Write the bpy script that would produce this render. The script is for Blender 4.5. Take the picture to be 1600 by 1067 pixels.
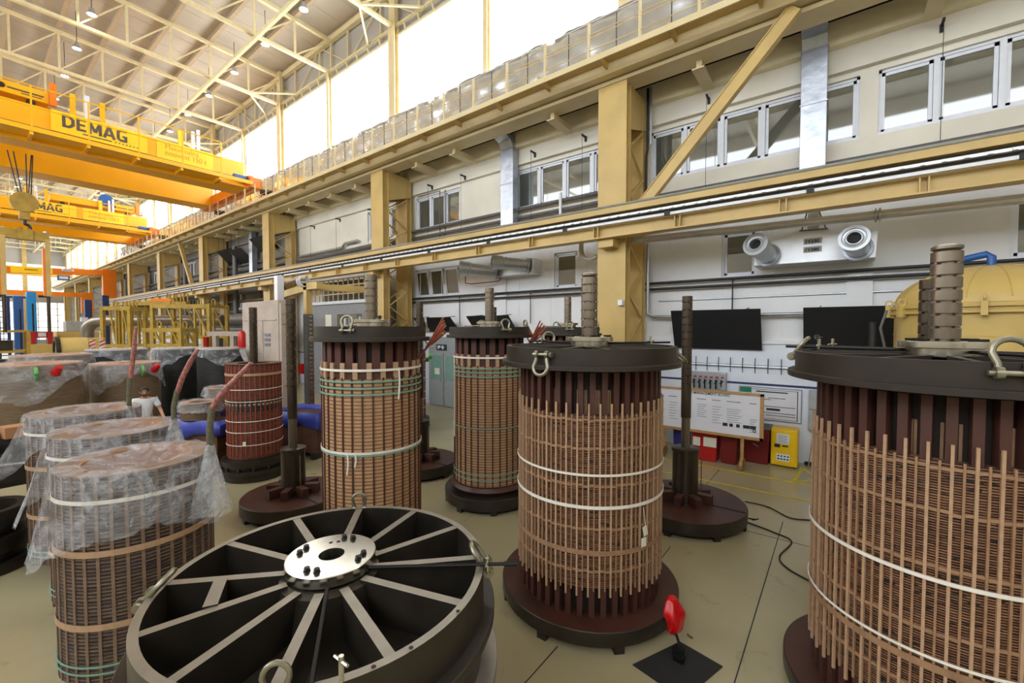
import bpy, math, random
from mathutils import Vector, Matrix, noise
S = bpy.context.scene
for o in list(bpy.data.objects):
    bpy.data.objects.remove(o, do_unlink=True)
PI = math.pi
rnd = random.Random(7)

# ---------------------------------------------------------------- camera, world, exposure
cam_d = bpy.data.cameras.new('camera')
cam = bpy.data.objects.new('camera', cam_d)
S.collection.objects.link(cam)
cam_d.sensor_width = 36.0
cam_d.lens = 668.9 * 36 / 1600
cam_d.clip_end = 400
cam_d.clip_start = 0.05
cam.location = (0, 0, 3.1)
cam.rotation_euler = (math.radians(90 - 1.81), 0, math.radians(37.55))
S.camera = cam

W = bpy.data.worlds.new('sky')
S.world = W
W.use_nodes = True
W.node_tree.nodes['Background'].inputs[0].default_value = (0.80, 0.88, 1.0, 1)
W.node_tree.nodes['Background'].inputs[1].default_value = 1.0

S.view_settings.view_transform = 'Standard'
S.view_settings.look = 'None'
S.view_settings.gamma = 1
S.view_settings.use_curve_mapping = False
S.view_settings.exposure = 0.0
DAY = 7.0          # radiance of the daylit clerestory glazing
C = S.collection

# ---------------------------------------------------------------- materials
def lin(r, g, b):
    f = lambda v: (v / 255 / 12.92) if v <= 10 else ((v / 255 + 0.055) / 1.055) ** 2.4
    return (f(r), f(g), f(b), 1)

def mat(name, rgb, rough=0.6, metal=0.0, var=0.12, scale=6.0, bump=0.0, bscale=40.0, rgb2=None, stretch=None, spec=0.5):
    m = bpy.data.materials.new(name)
    m.use_nodes = True
    nt = m.node_tree
    b = nt.nodes['Principled BSDF']
    b.inputs['Roughness'].default_value = rough
    b.inputs['Metallic'].default_value = metal
    b.inputs['Specular IOR Level'].default_value = spec
    tc = nt.nodes.new('ShaderNodeTexCoord')
    mp = nt.nodes.new('ShaderNodeMapping')
    nt.links.new(tc.outputs['Object'], mp.inputs[0])
    if stretch:
        mp.inputs['Scale'].default_value = stretch
    n = nt.nodes.new('ShaderNodeTexNoise')
    n.inputs['Scale'].default_value = scale
    n.inputs['Detail'].default_value = 5
    nt.links.new(mp.outputs[0], n.inputs['Vector'])
    r = nt.nodes.new('ShaderNodeValToRGB')
    c1 = lin(*rgb)
    if rgb2:
        c0 = lin(*rgb2)
    else:
        c0 = tuple(v * (1 - 2.2 * var) for v in c1[:3]) + (1,)
    r.color_ramp.elements[0].position = 0.32
    r.color_ramp.elements[1].position = 0.62
    r.color_ramp.elements[0].color = c0
    r.color_ramp.elements[1].color = c1
    nt.links.new(n.outputs['Fac'], r.inputs[0])
    nt.links.new(r.outputs[0], b.inputs['Base Color'])
    if bump:
        bn = nt.nodes.new('ShaderNodeTexNoise')
        bn.inputs['Scale'].default_value = bscale
        nt.links.new(mp.outputs[0], bn.inputs['Vector'])
        bp = nt.nodes.new('ShaderNodeBump')
        bp.inputs['Strength'].default_value = bump
        bp.inputs['Distance'].default_value = 0.02
        nt.links.new(bn.outputs['Fac'], bp.inputs['Height'])
        nt.links.new(bp.outputs[0], b.inputs['Normal'])
    return m

def emis(name, rgb, strength):
    m = bpy.data.materials.new(name)
    m.use_nodes = True
    b = m.node_tree.nodes['Principled BSDF']
    b.inputs['Base Color'].default_value = (0.6, 0.6, 0.6, 1)
    b.inputs['Emission Color'].default_value = (*rgb, 1)
    b.inputs['Emission Strength'].default_value = strength
    return m

def film_mat(name, clear, tint=(225, 228, 235)):
    m = bpy.data.materials.new(name)
    m.use_nodes = True
    nt = m.node_tree
    b = nt.nodes['Principled BSDF']
    out = nt.nodes['Material Output']
    b.inputs['Base Color'].default_value = lin(*tint)
    b.inputs['Roughness'].default_value = 0.16
    tr = nt.nodes.new('ShaderNodeBsdfTransparent')
    mx = nt.nodes.new('ShaderNodeMixShader')
    tc = nt.nodes.new('ShaderNodeTexCoord')
    n = nt.nodes.new('ShaderNodeTexNoise')
    n.inputs['Scale'].default_value = 3.2
    n.inputs['Detail'].default_value = 6
    n.inputs['Roughness'].default_value = 0.65
    n.inputs['Distortion'].default_value = 1.2
    nt.links.new(tc.outputs['Object'], n.inputs['Vector'])
    r = nt.nodes.new('ShaderNodeMapRange')
    r.inputs['From Min'].default_value = 0.42
    r.inputs['From Max'].default_value = 0.72
    r.inputs['To Min'].default_value = clear
    r.inputs['To Max'].default_value = min(1, clear + 0.38)
    nt.links.new(n.outputs['Fac'], r.inputs['Value'])
    nt.links.new(r.outputs[0], mx.inputs[0])
    nt.links.new(tr.outputs[0], mx.inputs[1])
    nt.links.new(b.outputs[0], mx.inputs[2])
    nt.links.new(mx.outputs[0], out.inputs[0])
    bp = nt.nodes.new('ShaderNodeBump')
    bp.inputs['Strength'].default_value = 0.9
    bp.inputs['Distance'].default_value = 0.05
    n2 = nt.nodes.new('ShaderNodeTexNoise')
    n2.inputs['Scale'].default_value = 9
    n2.inputs['Distortion'].default_value = 2.0
    nt.links.new(tc.outputs['Object'], n2.inputs['Vector'])
    nt.links.new(n2.outputs['Fac'], bp.inputs['Height'])
    nt.links.new(bp.outputs[0], b.inputs['Normal'])
    return m

M = {}
M['steel_cream'] = mat('cream_painted_steel', (206, 176, 110), 0.45, var=0.07, scale=1.5)
M['steel_cream_pale'] = mat('pale_cream_painted_steel', (222, 204, 160), 0.45, var=0.05, scale=1.5)
M['roof_steel'] = mat('roof_truss_paint', (222, 208, 164), 0.5, var=0.05)
M['purlin'] = mat('purlin_paint', (176, 156, 126), 0.6, var=0.06)
M['deck'] = mat('roof_deck', (190, 181, 166), 0.75, var=0.06, scale=0.6)
M['crane'] = mat('crane_yellow', (252, 184, 12), 0.38, var=0.03, scale=0.8)
M['crane_sign'] = mat('crane_sign_yellow', (255, 212, 30), 0.4, var=0.02)
M['orange'] = mat('orange_paint', (236, 128, 20), 0.4, var=0.04)
M['lift_yellow'] = mat('lifting_gear_yellow', (182, 150, 58), 0.5, var=0.12, scale=4)
M['olive_yellow'] = mat('ochre_machine_paint', (204, 176, 104), 0.42, var=0.06, scale=2)
M['wall_white'] = mat('wall_white_paint', (222, 228, 240), 0.6, var=0.07, scale=1.1, bump=0.05, bscale=6)
M['wall_panel'] = mat('wall_panel_paint', (228, 229, 232), 0.55, var=0.04, scale=0.9)
M['wall_cream'] = mat('upper_wall_cream', (234, 229, 216), 0.7, var=0.06, scale=0.8, bump=0.08, bscale=5)
M['wall_band'] = mat('concrete_band_yellow', (244, 232, 198), 0.7, var=0.08, scale=1.2, bump=0.08, bscale=7)
M['wall_far_shade'] = mat('shaded_far_wall_grey', (122, 118, 112), 0.7, var=0.16, scale=0.7)  # dark grey puts the shadow of the far bays into the wall colour
M['cabin_grey'] = mat('cabin_grey_panel', (134, 136, 140), 0.55, var=0.05)
M['grey_panel'] = mat('grey_sheet_panel', (176, 172, 166), 0.6, var=0.05, scale=0.7)
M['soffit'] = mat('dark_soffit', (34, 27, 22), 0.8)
M['frame_white'] = mat('window_frame_white', (226, 230, 240), 0.35, var=0.02)
M['glass'] = mat('window_glass', (92, 96, 90), 0.03, var=0.12, scale=0.8, spec=0.8)
M['glass'].node_tree.nodes['Principled BSDF'].inputs['IOR'].default_value = 2.0
M['green_glass'] = mat('door_glass', (120, 158, 150), 0.1, var=0.05)
M['door_grey'] = mat('grey_door_paint', (150, 158, 160), 0.4, var=0.03)
M['daylight'] = emis('daylight_glazing', (0.98, 0.985, 1.0), DAY)
M['daylight_cool'] = emis('daylight_glazing_opposite', (0.86, 0.93, 1.0), DAY * 0.75)
M['daylight_end'] = emis('daylight_glazing_end', (0.9, 0.96, 1.0), 1.6)
M['lamp'] = emis('lamp_glow', (1.0, 0.97, 0.9), 60)
M['mullion'] = mat('clerestory_mullion', (236, 224, 190), 0.5, var=0.02)
M['foil'] = mat('crumpled_foil', (222, 226, 232), 0.24, 0.9, var=0.04)
M['duct_foil'] = mat('duct_foil', (186, 192, 204), 0.36, 0.85, var=0.10, scale=3, bump=0.4, bscale=5)
M['box_foil'] = mat('bright_box_foil', (226, 230, 236), 0.4, 0.5, var=0.05, scale=3, bump=0.3, bscale=4)
M['galv'] = mat('galvanised_steel', (188, 192, 196), 0.38, 0.7, var=0.06)
M['steel'] = mat('machined_steel', (206, 202, 190), 0.24, 1.0, var=0.06, scale=3, stretch=(1, 1, 8))
M['stainless'] = mat('stainless_pipe', (206, 204, 200), 0.22, 0.35, var=0.03)
M['spindle'] = mat('spindle_steel', (138, 128, 116), 0.32, 0.9, var=0.14, scale=7, stretch=(1, 1, 0.2))
M['shaft_dark'] = mat('dark_shaft_steel', (92, 82, 72), 0.36, 0.9, var=0.15, scale=8, stretch=(1, 1, 0.3))
M['shackle'] = mat('shackle_steel', (150, 146, 128), 0.38, 0.8, var=0.1)
M['black_steel'] = mat('blackened_steel', (50, 43, 37), 0.48, 0.2, var=0.15, scale=3, bump=0.06, bscale=12)
M['rim_grey'] = mat('grey_machined_rim', (140, 133, 122), 0.40, 0.45, var=0.10, scale=5)
M['rim_dark'] = mat('dark_cast_steel', (60, 54, 47), 0.40, 0.45, var=0.25, scale=2.5)
M['rubber'] = mat('black_rubber', (24, 24, 25), 0.7)
M['bolt'] = mat('black_oxide_bolt', (36, 36, 38), 0.4, 0.6)
M['board_black'] = mat('black_heater_panel', (20, 22, 26), 0.55, var=0.05)
M['pipe_black'] = mat('black_pipe', (30, 30, 34), 0.5)
M['pipe_grey'] = mat('grey_pipe_lagging', (104, 104, 104), 0.5, 0.3, var=0.1)
M['pipe_lagged'] = mat('lagged_duct_skin', (156, 148, 136), 0.35, 0.7, var=0.08)
M['base_brown'] = mat('brown_primed_base', (74, 42, 32), 0.45, var=0.22, scale=2.2)
M['slat'] = mat('dark_red_pressboard', (78, 43, 34), 0.6, var=0.12, scale=9, stretch=(1, 1, 0.2))
M['core'] = mat('dark_core_tube', (34, 20, 16), 0.7)
M['tan'] = mat('tan_pressboard', (178, 144, 114), 0.6, var=0.08, scale=20)
M['tan_dark'] = mat('tan_pressboard_edge', (154, 118, 88), 0.6, var=0.12, scale=14)
M['white_strap'] = mat('white_woven_strap', (230, 224, 214), 0.6, var=0.03)
M['green_strap'] = mat('green_strap', (122, 164, 146), 0.5, var=0.05)
M['paper'] = mat('paper_tag', (222, 220, 200), 0.7, var=0.03)
M['copper_red'] = mat('red_brown_lead', (150, 74, 52), 0.5, var=0.15, scale=12)
M['pink_wrap'] = mat('pink_taped_lead', (176, 112, 104), 0.35, var=0.3, scale=26)
M['green_wrap'] = mat('olive_taped_lead', (98, 96, 74), 0.5, var=0.18, scale=30)
M['red_plastic'] = mat('red_plastic', (196, 16, 20), 0.3, var=0.04)
M['red_bin'] = mat('red_bin_plastic', (178, 20, 20), 0.4, var=0.05)
M['bin_dark'] = mat('dark_red_bin_plastic', (112, 16, 16), 0.45, var=0.05)
M['blue_bin'] = mat('blue_bin_plastic', (44, 44, 120), 0.4)
M['blue'] = mat('blue_painted_steel', (32, 88, 160), 0.42, var=0.06)
M['blue_bright'] = mat('bright_blue_paint', (34, 140, 214), 0.4, var=0.03)
M['blue_dark'] = mat('dark_blue_paint', (34, 54, 112), 0.45)
M['blue_tarp'] = mat('blue_tarpaulin', (66, 78, 176), 0.42, var=0.12, scale=4, bump=0.3, bscale=7)
M['safety_yellow'] = mat('safety_cabinet_yellow', (240, 196, 14), 0.38, var=0.02)
M['floor_yellow'] = mat('floor_marking_yellow', (208, 188, 50), 0.5, var=0.1)
M['wood'] = mat('pale_wood', (178, 136, 84), 0.6, var=0.12, scale=6, stretch=(1, 1, 6))
M['wood_dark'] = mat('brown_wood_block', (92, 60, 42), 0.65, var=0.15)
M['card'] = mat('cardboard', (170, 122, 84), 0.7, var=0.05)
M['white_board'] = mat('whiteboard_surface', (216, 216, 224), 0.3, var=0.03, scale=2)
M['ink'] = mat('black_ink', (34, 36, 42), 0.6)
M['ink_grey'] = mat('grey_print', (140, 142, 150), 0.6)
M['sign_green'] = mat('green_sign', (20, 120, 84), 0.5)
M['lead_grey'] = mat('crane_lettering_grey', (92, 84, 78), 0.5)
M['sign_text'] = mat('crane_lettering_faint', (200, 150, 40), 0.5)
M['mat_black'] = mat('black_mat', (32, 32, 34), 0.75)
M['cable'] = mat('black_cable', (16, 16, 16), 0.5)
M['wall_blue'] = mat('navy_stripe', (38, 48, 96), 0.5)
M['plank'] = mat('grey_plywood_panel', (186, 172, 160), 0.65, var=0.08, scale=2.5)
M['skin'] = mat('skin', (196, 142, 116), 0.5, var=0.03)
M['hair'] = mat('dark_hair', (34, 24, 20), 0.6)
M['tshirt'] = mat('white_cotton', (226, 228, 232), 0.8, var=0.03)
M['jeans'] = mat('dark_trousers', (44, 50, 66), 0.8)
M['hazard'] = mat('orange_red_paint', (226, 84, 30), 0.5)
M['green_tape'] = mat('green_tape', (104, 172, 92), 0.45)
M['film'] = film_mat('clear_film', 0.10, (232, 236, 246))
M['stick_grey'] = mat('grey_brown_stick', (126, 102, 84), 0.6, var=0.12, scale=14)
M['film_dense'] = film_mat('milky_film', 0.26)

def stack_mat(name, a, b, gap, pitch, patch=None, patch_w=0.5):
    """layers of wound conductor: fine horizontal bands in world height with irregular patches"""
    m = bpy.data.materials.new(name)
    m.use_nodes = True
    nt = m.node_tree
    bs = nt.nodes['Principled BSDF']
    bs.inputs['Roughness'].default_value = 0.55
    tc = nt.nodes.new('ShaderNodeTexCoord')
    n = nt.nodes.new('ShaderNodeTexNoise')
    n.inputs['Scale'].default_value = 5
    n.inputs['Detail'].default_value = 8
    mp = nt.nodes.new('ShaderNodeMapping')
    mp.inputs['Scale'].default_value = (1.2, 1.2, 12)
    nt.links.new(tc.outputs['Object'], mp.inputs[0])
    nt.links.new(mp.outputs[0], n.inputs['Vector'])
    r = nt.nodes.new('ShaderNodeValToRGB')
    e = r.color_ramp.elements
    e[0].position, e[1].position = 0.36, 0.62
    e[0].color, e[1].color = lin(*a), lin(*b)
    nt.links.new(n.outputs['Fac'], r.inputs[0])
    # layer gaps
    sx = nt.nodes.new('ShaderNodeSeparateXYZ')
    nt.links.new(tc.outputs['Object'], sx.inputs[0])
    mu = nt.nodes.new('ShaderNodeMath'); mu.operation = 'DIVIDE'
    nt.links.new(sx.outputs['Z'], mu.inputs[0]); mu.inputs[1].default_value = pitch
    fr = nt.nodes.new('ShaderNodeMath'); fr.operation = 'FRACT'
    nt.links.new(mu.outputs[0], fr.inputs[0])
    gt = nt.nodes.new('ShaderNodeMath'); gt.operation = 'GREATER_THAN'
    nt.links.new(fr.outputs[0], gt.inputs[0]); gt.inputs[1].default_value = 0.62
    mx = nt.nodes.new('ShaderNodeMixRGB')
    nt.links.new(gt.outputs[0], mx.inputs[0])
    nt.links.new(r.outputs[0], mx.inputs[1])
    mx.inputs[2].default_value = lin(*gap)
    last = mx
    if patch:
        vo = nt.nodes.new('ShaderNodeTexNoise')
        vo.inputs['Scale'].default_value = 1
        m2 = nt.nodes.new('ShaderNodeMapping')
        m2.inputs['Scale'].default_value = (9, 9, 40)
        nt.links.new(tc.outputs['Object'], m2.inputs[0])
        nt.links.new(m2.outputs[0], vo.inputs['Vector'])
        g2 = nt.nodes.new('ShaderNodeMath'); g2.operation = 'GREATER_THAN'
        g2.inputs[1].default_value = patch_w
        nt.links.new(vo.outputs['Fac'], g2.inputs[0])
        m3 = nt.nodes.new('ShaderNodeMixRGB')
        nt.links.new(g2.outputs[0], m3.inputs[0])
        nt.links.new(mx.outputs[0], m3.inputs[1])
        m3.inputs[2].default_value = lin(*patch)
        last = m3
    nt.links.new(last.outputs[0], bs.inputs['Base Color'])
    return m
M['coil_brown'] = stack_mat('paper_wound_coil', (90, 58, 41), (148, 106, 76), (30, 20, 15), 0.0175, (34, 30, 28), 0.63)
M['coil_tan'] = stack_mat('cardboard_layers', (172, 134, 98), (198, 160, 122), (124, 90, 62), 0.045)
M['coil_copper'] = stack_mat('copper_wound_coil', (104, 56, 44), (142, 82, 62), (60, 30, 24), 0.03, (70, 60, 54), 0.7)
M['coil_grey'] = stack_mat('grey_brown_coil', (74, 58, 50), (116, 94, 80), (36, 29, 27), 0.03, (60, 66, 92), 0.66)
M['coil_dark'] = stack_mat('dark_wrapped_coil', (30, 30, 30), (46, 46, 46), (20, 20, 20), 0.05)
M['coil_card'] = stack_mat('brown_wrapped_coil', (104, 84, 62), (132, 110, 84), (84, 66, 48), 0.02)

def floor_mat():
    m = mat('epoxy_floor', (174, 164, 131), 0.22, var=0.08, scale=0.5, bump=0.03, bscale=3)
    nt = m.node_tree
    b = nt.nodes['Principled BSDF']
    src = b.inputs['Base Color'].links[0].from_socket
    tc = nt.nodes['Texture Coordinate']
    n = nt.nodes.new('ShaderNodeTexNoise')
    n.inputs['Scale'].default_value = 2.2
    n.inputs['Detail'].default_value = 9
    n.inputs['Roughness'].default_value = 0.7
    n.inputs['Distortion'].default_value = 0.6
    nt.links.new(tc.outputs['Object'], n.inputs['Vector'])
    r = nt.nodes.new('ShaderNodeValToRGB')
    r.color_ramp.elements[0].position = 0.60
    r.color_ramp.elements[1].position = 0.74
    r.color_ramp.elements[0].color = (0, 0, 0, 1)
    r.color_ramp.elements[1].color = (0.75, 0.75, 0.75, 1)
    nt.links.new(n.outputs['Fac'], r.inputs[0])
    mx = nt.nodes.new('ShaderNodeMixRGB')
    nt.links.new(r.outputs[0], mx.inputs[0])
    nt.links.new(src, mx.inputs[1])
    mx.inputs[2].default_value = lin(118, 108, 82)
    nt.links.new(mx.outputs[0], b.inputs['Base Color'])
    return m
M['floor'] = floor_mat()

# ---------------------------------------------------------------- mesh builder
class MB:
    def __init__(s):
        s.v, s.f = [], []
    def add(s, vs, fs):
        k = len(s.v)
        s.v += [tuple(v) for v in vs]
        s.f += [tuple(i + k for i in f) for f in fs]
        return s
    def box(s, c, d, rot=None):
        hx, hy, hz = d[0] / 2, d[1] / 2, d[2] / 2
        vs = [Vector((x, y, z)) for x in (-hx, hx) for y in (-hy, hy) for z in (-hz, hz)]
        if rot is not None:
            vs = [rot @ v for v in vs]
        vs = [v + Vector(c) for v in vs]
        return s.add(vs, [(0, 1, 3, 2), (4, 6, 7, 5), (0, 4, 5, 1), (2, 3, 7, 6), (0, 2, 6, 4), (1, 5, 7, 3)])
    def b6(s, x0, x1, y0, y1, z0, z1):
        return s.box(((x0 + x1) / 2, (y0 + y1) / 2, (z0 + z1) / 2), (abs(x1 - x0), abs(y1 - y0), abs(z1 - z0)))
    def beam(s, p0, p1, w, h, up=(0, 0, 1)):
        p0, p1 = Vector(p0), Vector(p1)
        d = (p1 - p0)
        L = d.length
        d.normalize()
        u = Vector(up)
        if abs(d.dot(u)) > 0.98:
            u = Vector((0, 1, 0)) if abs(d.y) < 0.9 else Vector((1, 0, 0))
        x = d.cross(u).normalized()
        z = x.cross(d)
        R = Matrix((x, d, z)).transposed()
        return s.box((p0 + p1) / 2, (w, L, h), R)
    def tube(s, pts, r, n=8, closed=False, cap=True):
        pts = [Vector(p) for p in pts]
        N = len(pts)
        rs = r if isinstance(r, (list, tuple)) else [r] * N
        rings = []
        prev = None
        for i, p in enumerate(pts):
            if closed:
                t = pts[(i + 1) % N] - pts[i - 1]
            else:
                t = pts[min(i + 1, N - 1)] - pts[max(i - 1, 0)]
            t.normalize()
            if prev is None:
                a = t.orthogonal().normalized()
            else:
                a = (prev - t * prev.dot(t))
                a = a.normalized() if a.length > 1e-6 else t.orthogonal().normalized()
            prev = a
            b = t.cross(a)
            rings.append([p + (a * math.cos(2 * PI * k / n) + b * math.sin(2 * PI * k / n)) * rs[i] for k in range(n)])
        k0 = len(s.v)
        for R in rings:
            s.v += [tuple(q) for q in R]
        for i in range(N if closed else N - 1):
            j = (i + 1) % N
            for k in range(n):
                s.f.append((k0 + i * n + k, k0 + i * n + (k + 1) % n, k0 + j * n + (k + 1) % n, k0 + j * n + k))
        if cap and not closed:
            s.f.append(tuple(k0 + k for k in range(n))[::-1])
            s.f.append(tuple(k0 + (N - 1) * n + k for k in range(n)))
        return s
    def lathe(s, prof, n=48, c=(0, 0, 0), closed=False, a0=0.0, a1=2 * PI):
        k0 = len(s.v)
        full = abs(a1 - a0 - 2 * PI) < 1e-6
        m = n if full else n + 1
        P = len(prof)
        for i in range(m):
            a = a0 + (a1 - a0) * i / n
            ca, sa = math.cos(a), math.sin(a)
            for r, z in prof:
                s.v.append((c[0] + r * ca, c[1] + r * sa, c[2] + z))
        for i in range(n):
            j = (i + 1) % m
            for p in range(P if closed else P - 1):
                q = (p + 1) % P
                s.f.append((k0 + i * P + p, k0 + j * P + p, k0 + j * P + q, k0 + i * P + q))
        return s
    def cyl(s, c, r, z0, z1, n=24, r1=None):
        """solid cylinder about a vertical axis"""
        r1 = r if r1 is None else r1
        k0 = len(s.v)
        for zz, rr in ((z0, r), (z1, r1)):
            for k in range(n):
                a = 2 * PI * k / n
                s.v.append((c[0] + rr * math.cos(a), c[1] + rr * math.sin(a), zz))
        for k in range(n):
            s.f.append((k0 + k, k0 + (k + 1) % n, k0 + n + (k + 1) % n, k0 + n + k))
        s.f.append(tuple(k0 + k for k in range(n))[::-1])
        s.f.append(tuple(k0 + n + k for k in range(n)))
        return s
    def prism(s, poly, z0, z1):
        n = len(poly)
        return s.add([(x, y, z0) for x, y in poly] + [(x, y, z1) for x, y in poly],
                     [tuple(range(n))[::-1], tuple(range(n, 2 * n))] + [(k, (k + 1) % n, n + (k + 1) % n, n + k) for k in range(n)])
    def xf(s, mtx):
        s.v = [tuple(mtx @ Vector(v)) for v in s.v]
        return s
    def build(s, name, m, parent=None, smooth=True, bevel=0.0, label=None, loc=None, top=None):
        me = bpy.data.meshes.new(name)
        me.from_pydata(s.v, [], s.f)
        me.validate()
        import bmesh
        bm = bmesh.new(); bm.from_mesh(me)
        bmesh.ops.recalc_face_normals(bm, faces=bm.faces)
        bm.to_mesh(me); bm.free()
        if smooth:
            me.shade_smooth()
            me.set_sharp_from_angle(angle=math.radians(34))
        me.materials.append(M[m] if isinstance(m, str) else m)
        if top:
            me.materials.append(M[top])
            zt = max(v.co.z for v in me.vertices) - .012
            for p in me.polygons:
                if p.normal.z > .9 and p.center.z > zt:
                    p.material_index = 1
        o = bpy.data.objects.new(name, me)
        C.objects.link(o)
        if parent is not None:
            o.parent = parent
        if loc is not None:
            o.location = loc
        if bevel:
            bv = o.modifiers.new('bevel', 'BEVEL')
            bv.width = bevel
            bv.segments = 2
            bv.limit_method = 'ANGLE'
        if label:
            o['label'] = label
        return o

def tag(o, label, cat, group=None, kind=None):
    o['label'] = label
    o['category'] = cat
    if group: o['group'] = group
    if kind: o['kind'] = kind
    return o

def thing(name, label, cat, loc=(0, 0, 0), rz=0.0, group=None, kind=None):
    o = bpy.data.objects.new(name, None)
    o.empty_display_size = 0.2
    C.objects.link(o)
    o.location = loc
    o.rotation_euler = (0, 0, rz)
    return tag(o, label, cat, group, kind)

def dup(root, loc=None, label=None, rz=None, group=None, par=None):
    c = root.copy()
    C.objects.link(c)
    if par is not None: c.parent = par
    if loc is not None: c.location = loc
    if rz is not None: c.rotation_euler = (0, 0, rz)
    if label: c['label'] = label
    if group: c['group'] = group
    for ch in root.children:
        dup(ch, par=c)
    return c

def copy_part(o, parent, rz=0.0, loc=None):
    c = o.copy()
    C.objects.link(c)
    c.parent = parent
    c.rotation_euler = (0, 0, rz)
    if loc is not None: c.location = loc
    return c

def struct(name, mb, m, label=None, cat=None, smooth=False, bevel=0.0):
    o = mb.build(name, m, None, smooth, bevel)
    o['kind'] = 'structure'
    if label: o['label'] = label
    if cat: o['category'] = cat
    return o

def text(body, size, m, parent, loc, rot, name='lettering', sx=1.0, extrude=0.004, bold=0.0, align='LEFT'):
    cu = bpy.data.curves.new(name, 'FONT')
    cu.body = body
    cu.size = size
    cu.extrude = extrude
    cu.offset = bold
    cu.align_x = align
    cu.materials.append(M[m])
    o = bpy.data.objects.new(name, cu)
    C.objects.link(o)
    o.location = loc
    o.rotation_euler = rot
    o.scale = (sx, 1, 1)
    bpy.context.view_layer.update()
    me = bpy.data.meshes.new_from_object(o.evaluated_get(bpy.context.evaluated_depsgraph_get()))
    C.objects.unlink(o)
    bpy.data.objects.remove(o)
    o = bpy.data.objects.new(name, me)
    C.objects.link(o)
    o.location = loc
    o.rotation_euler = rot
    o.scale = (sx, 1, 1)
    if parent is not None:
        o.parent = parent
    return o

def arc(c, r, a0, a1, n, plane='xz'):
    out = []
    for i in range(n + 1):
        a = a0 + (a1 - a0) * i / n
        x, y = r * math.cos(a), r * math.sin(a)
        out.append({'xz': (c[0] + x, c[1], c[2] + y), 'xy': (c[0] + x, c[1] + y, c[2]), 'yz': (c[0], c[1] + x, c[2] + y)}[plane])
    return out
# ================================================================ SETTING
XE, XF, YO = -102.0, 9.0, -11.3
BAY = 9.85
COLX = [-4.66 - BAY * k for k in range(10)]
f = MB().b6(XE, XF, YO, 12.0, -0.2, 0)
struct('floor', f, 'floor', 'yellowish epoxy floor with dark joints')

UPW = [(-4.27, 0.22), (0.52, 4.9), (-8.97, -5.1), (-14.16, -11.63), (-17.6, -15.2), (-33.2, -31.9), (-43.3, -41.0), (-53.0, -50.5)]
LOW = [(-14.2, -11.65), (-7.39, -6.55), (-2.43, -1.66), (2.43, 3.6), (-33.5, -31.5), (-43.0, -40.6)]
def band(mb, z0, z1, y0, y1, holes, xa, xb):
    xs = [xa] + [v for h in sorted(holes) if xa < h[0] < xb for v in h] + [xb]
    for i in range(0, len(xs), 2):
        mb.b6(xs[i], xs[i + 1], y0, y1, z0, z1)
w = MB()
w.b6(XE, XF, 11.80, 12.2, 0, 2.72)
struct('wall_right', w, 'wall_white', 'white painted lower wall behind the bins')
for xa, xb, m_, nm in ((-24.6, XF, 'wall_panel', 'near'), (XE, -24.6, 'wall_far_shade', 'far')):
    w = MB()
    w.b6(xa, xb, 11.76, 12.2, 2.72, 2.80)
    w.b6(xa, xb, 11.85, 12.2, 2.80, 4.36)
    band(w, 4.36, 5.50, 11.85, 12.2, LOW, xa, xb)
    w.b6(xa, xb, 11.85, 12.2, 5.50, 5.9)
    for x in COLX:                                   # pilasters between the panels
        if xa < x + 4.95 < xb: w.b6(x + 4.73, x + 5.17, 11.79, 11.86, 2.80, 5.6)
    for x in [v * 1.28 - 60 for v in range(55)]:
        if xa < x < xb: w.b6(x - .012, x + .012, 11.842, 11.86, 2.80, 5.6)
    struct('wall_right_middle' if nm == 'near' else 'wall_right_middle_far', w, m_, 'panelled white middle wall with small windows' if nm == 'near' else 'panelled middle wall of the far bays, shade painted into its grey')
    w = MB()
    w.b6(xa, xb, 11.85, 12.2, 5.9, 7.13)
    band(w, 7.13, 8.46, 11.85, 12.2, UPW, xa, xb)
    w.b6(xa, xb, 11.85, 12.2, 8.46, 8.59)
    w.b6(xa, xb, 11.72, 12.2, 8.59, 9.09)
    struct('wall_right_upper' if nm == 'near' else 'wall_right_upper_far', w, 'wall_cream' if nm == 'near' else 'wall_far_shade', 'cream upper wall with a strip of windows' if nm == 'near' else 'upper wall of the far bays, shade painted into its grey')
w = MB().b6(XE, XF, 11.52, 12.2, 9.09, 9.60)
struct('trim_1', w, 'wall_band', 'yellowish concrete band along the top of the wall')
w = MB().b6(XE, XF, 11.792, 11.80, 1.72, 1.77)
struct('trim_2', w, 'wall_blue', 'thin navy stripe painted along the lower wall')
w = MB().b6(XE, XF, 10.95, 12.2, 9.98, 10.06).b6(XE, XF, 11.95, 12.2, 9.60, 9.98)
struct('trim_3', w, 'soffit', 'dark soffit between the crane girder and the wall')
w = MB().b6(XE, XF, 11.35, 11.55, 15.0, 17.5)
struct('wall_right_eaves', w, 'grey_panel', 'grey sheet wall above the clerestory')
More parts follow.
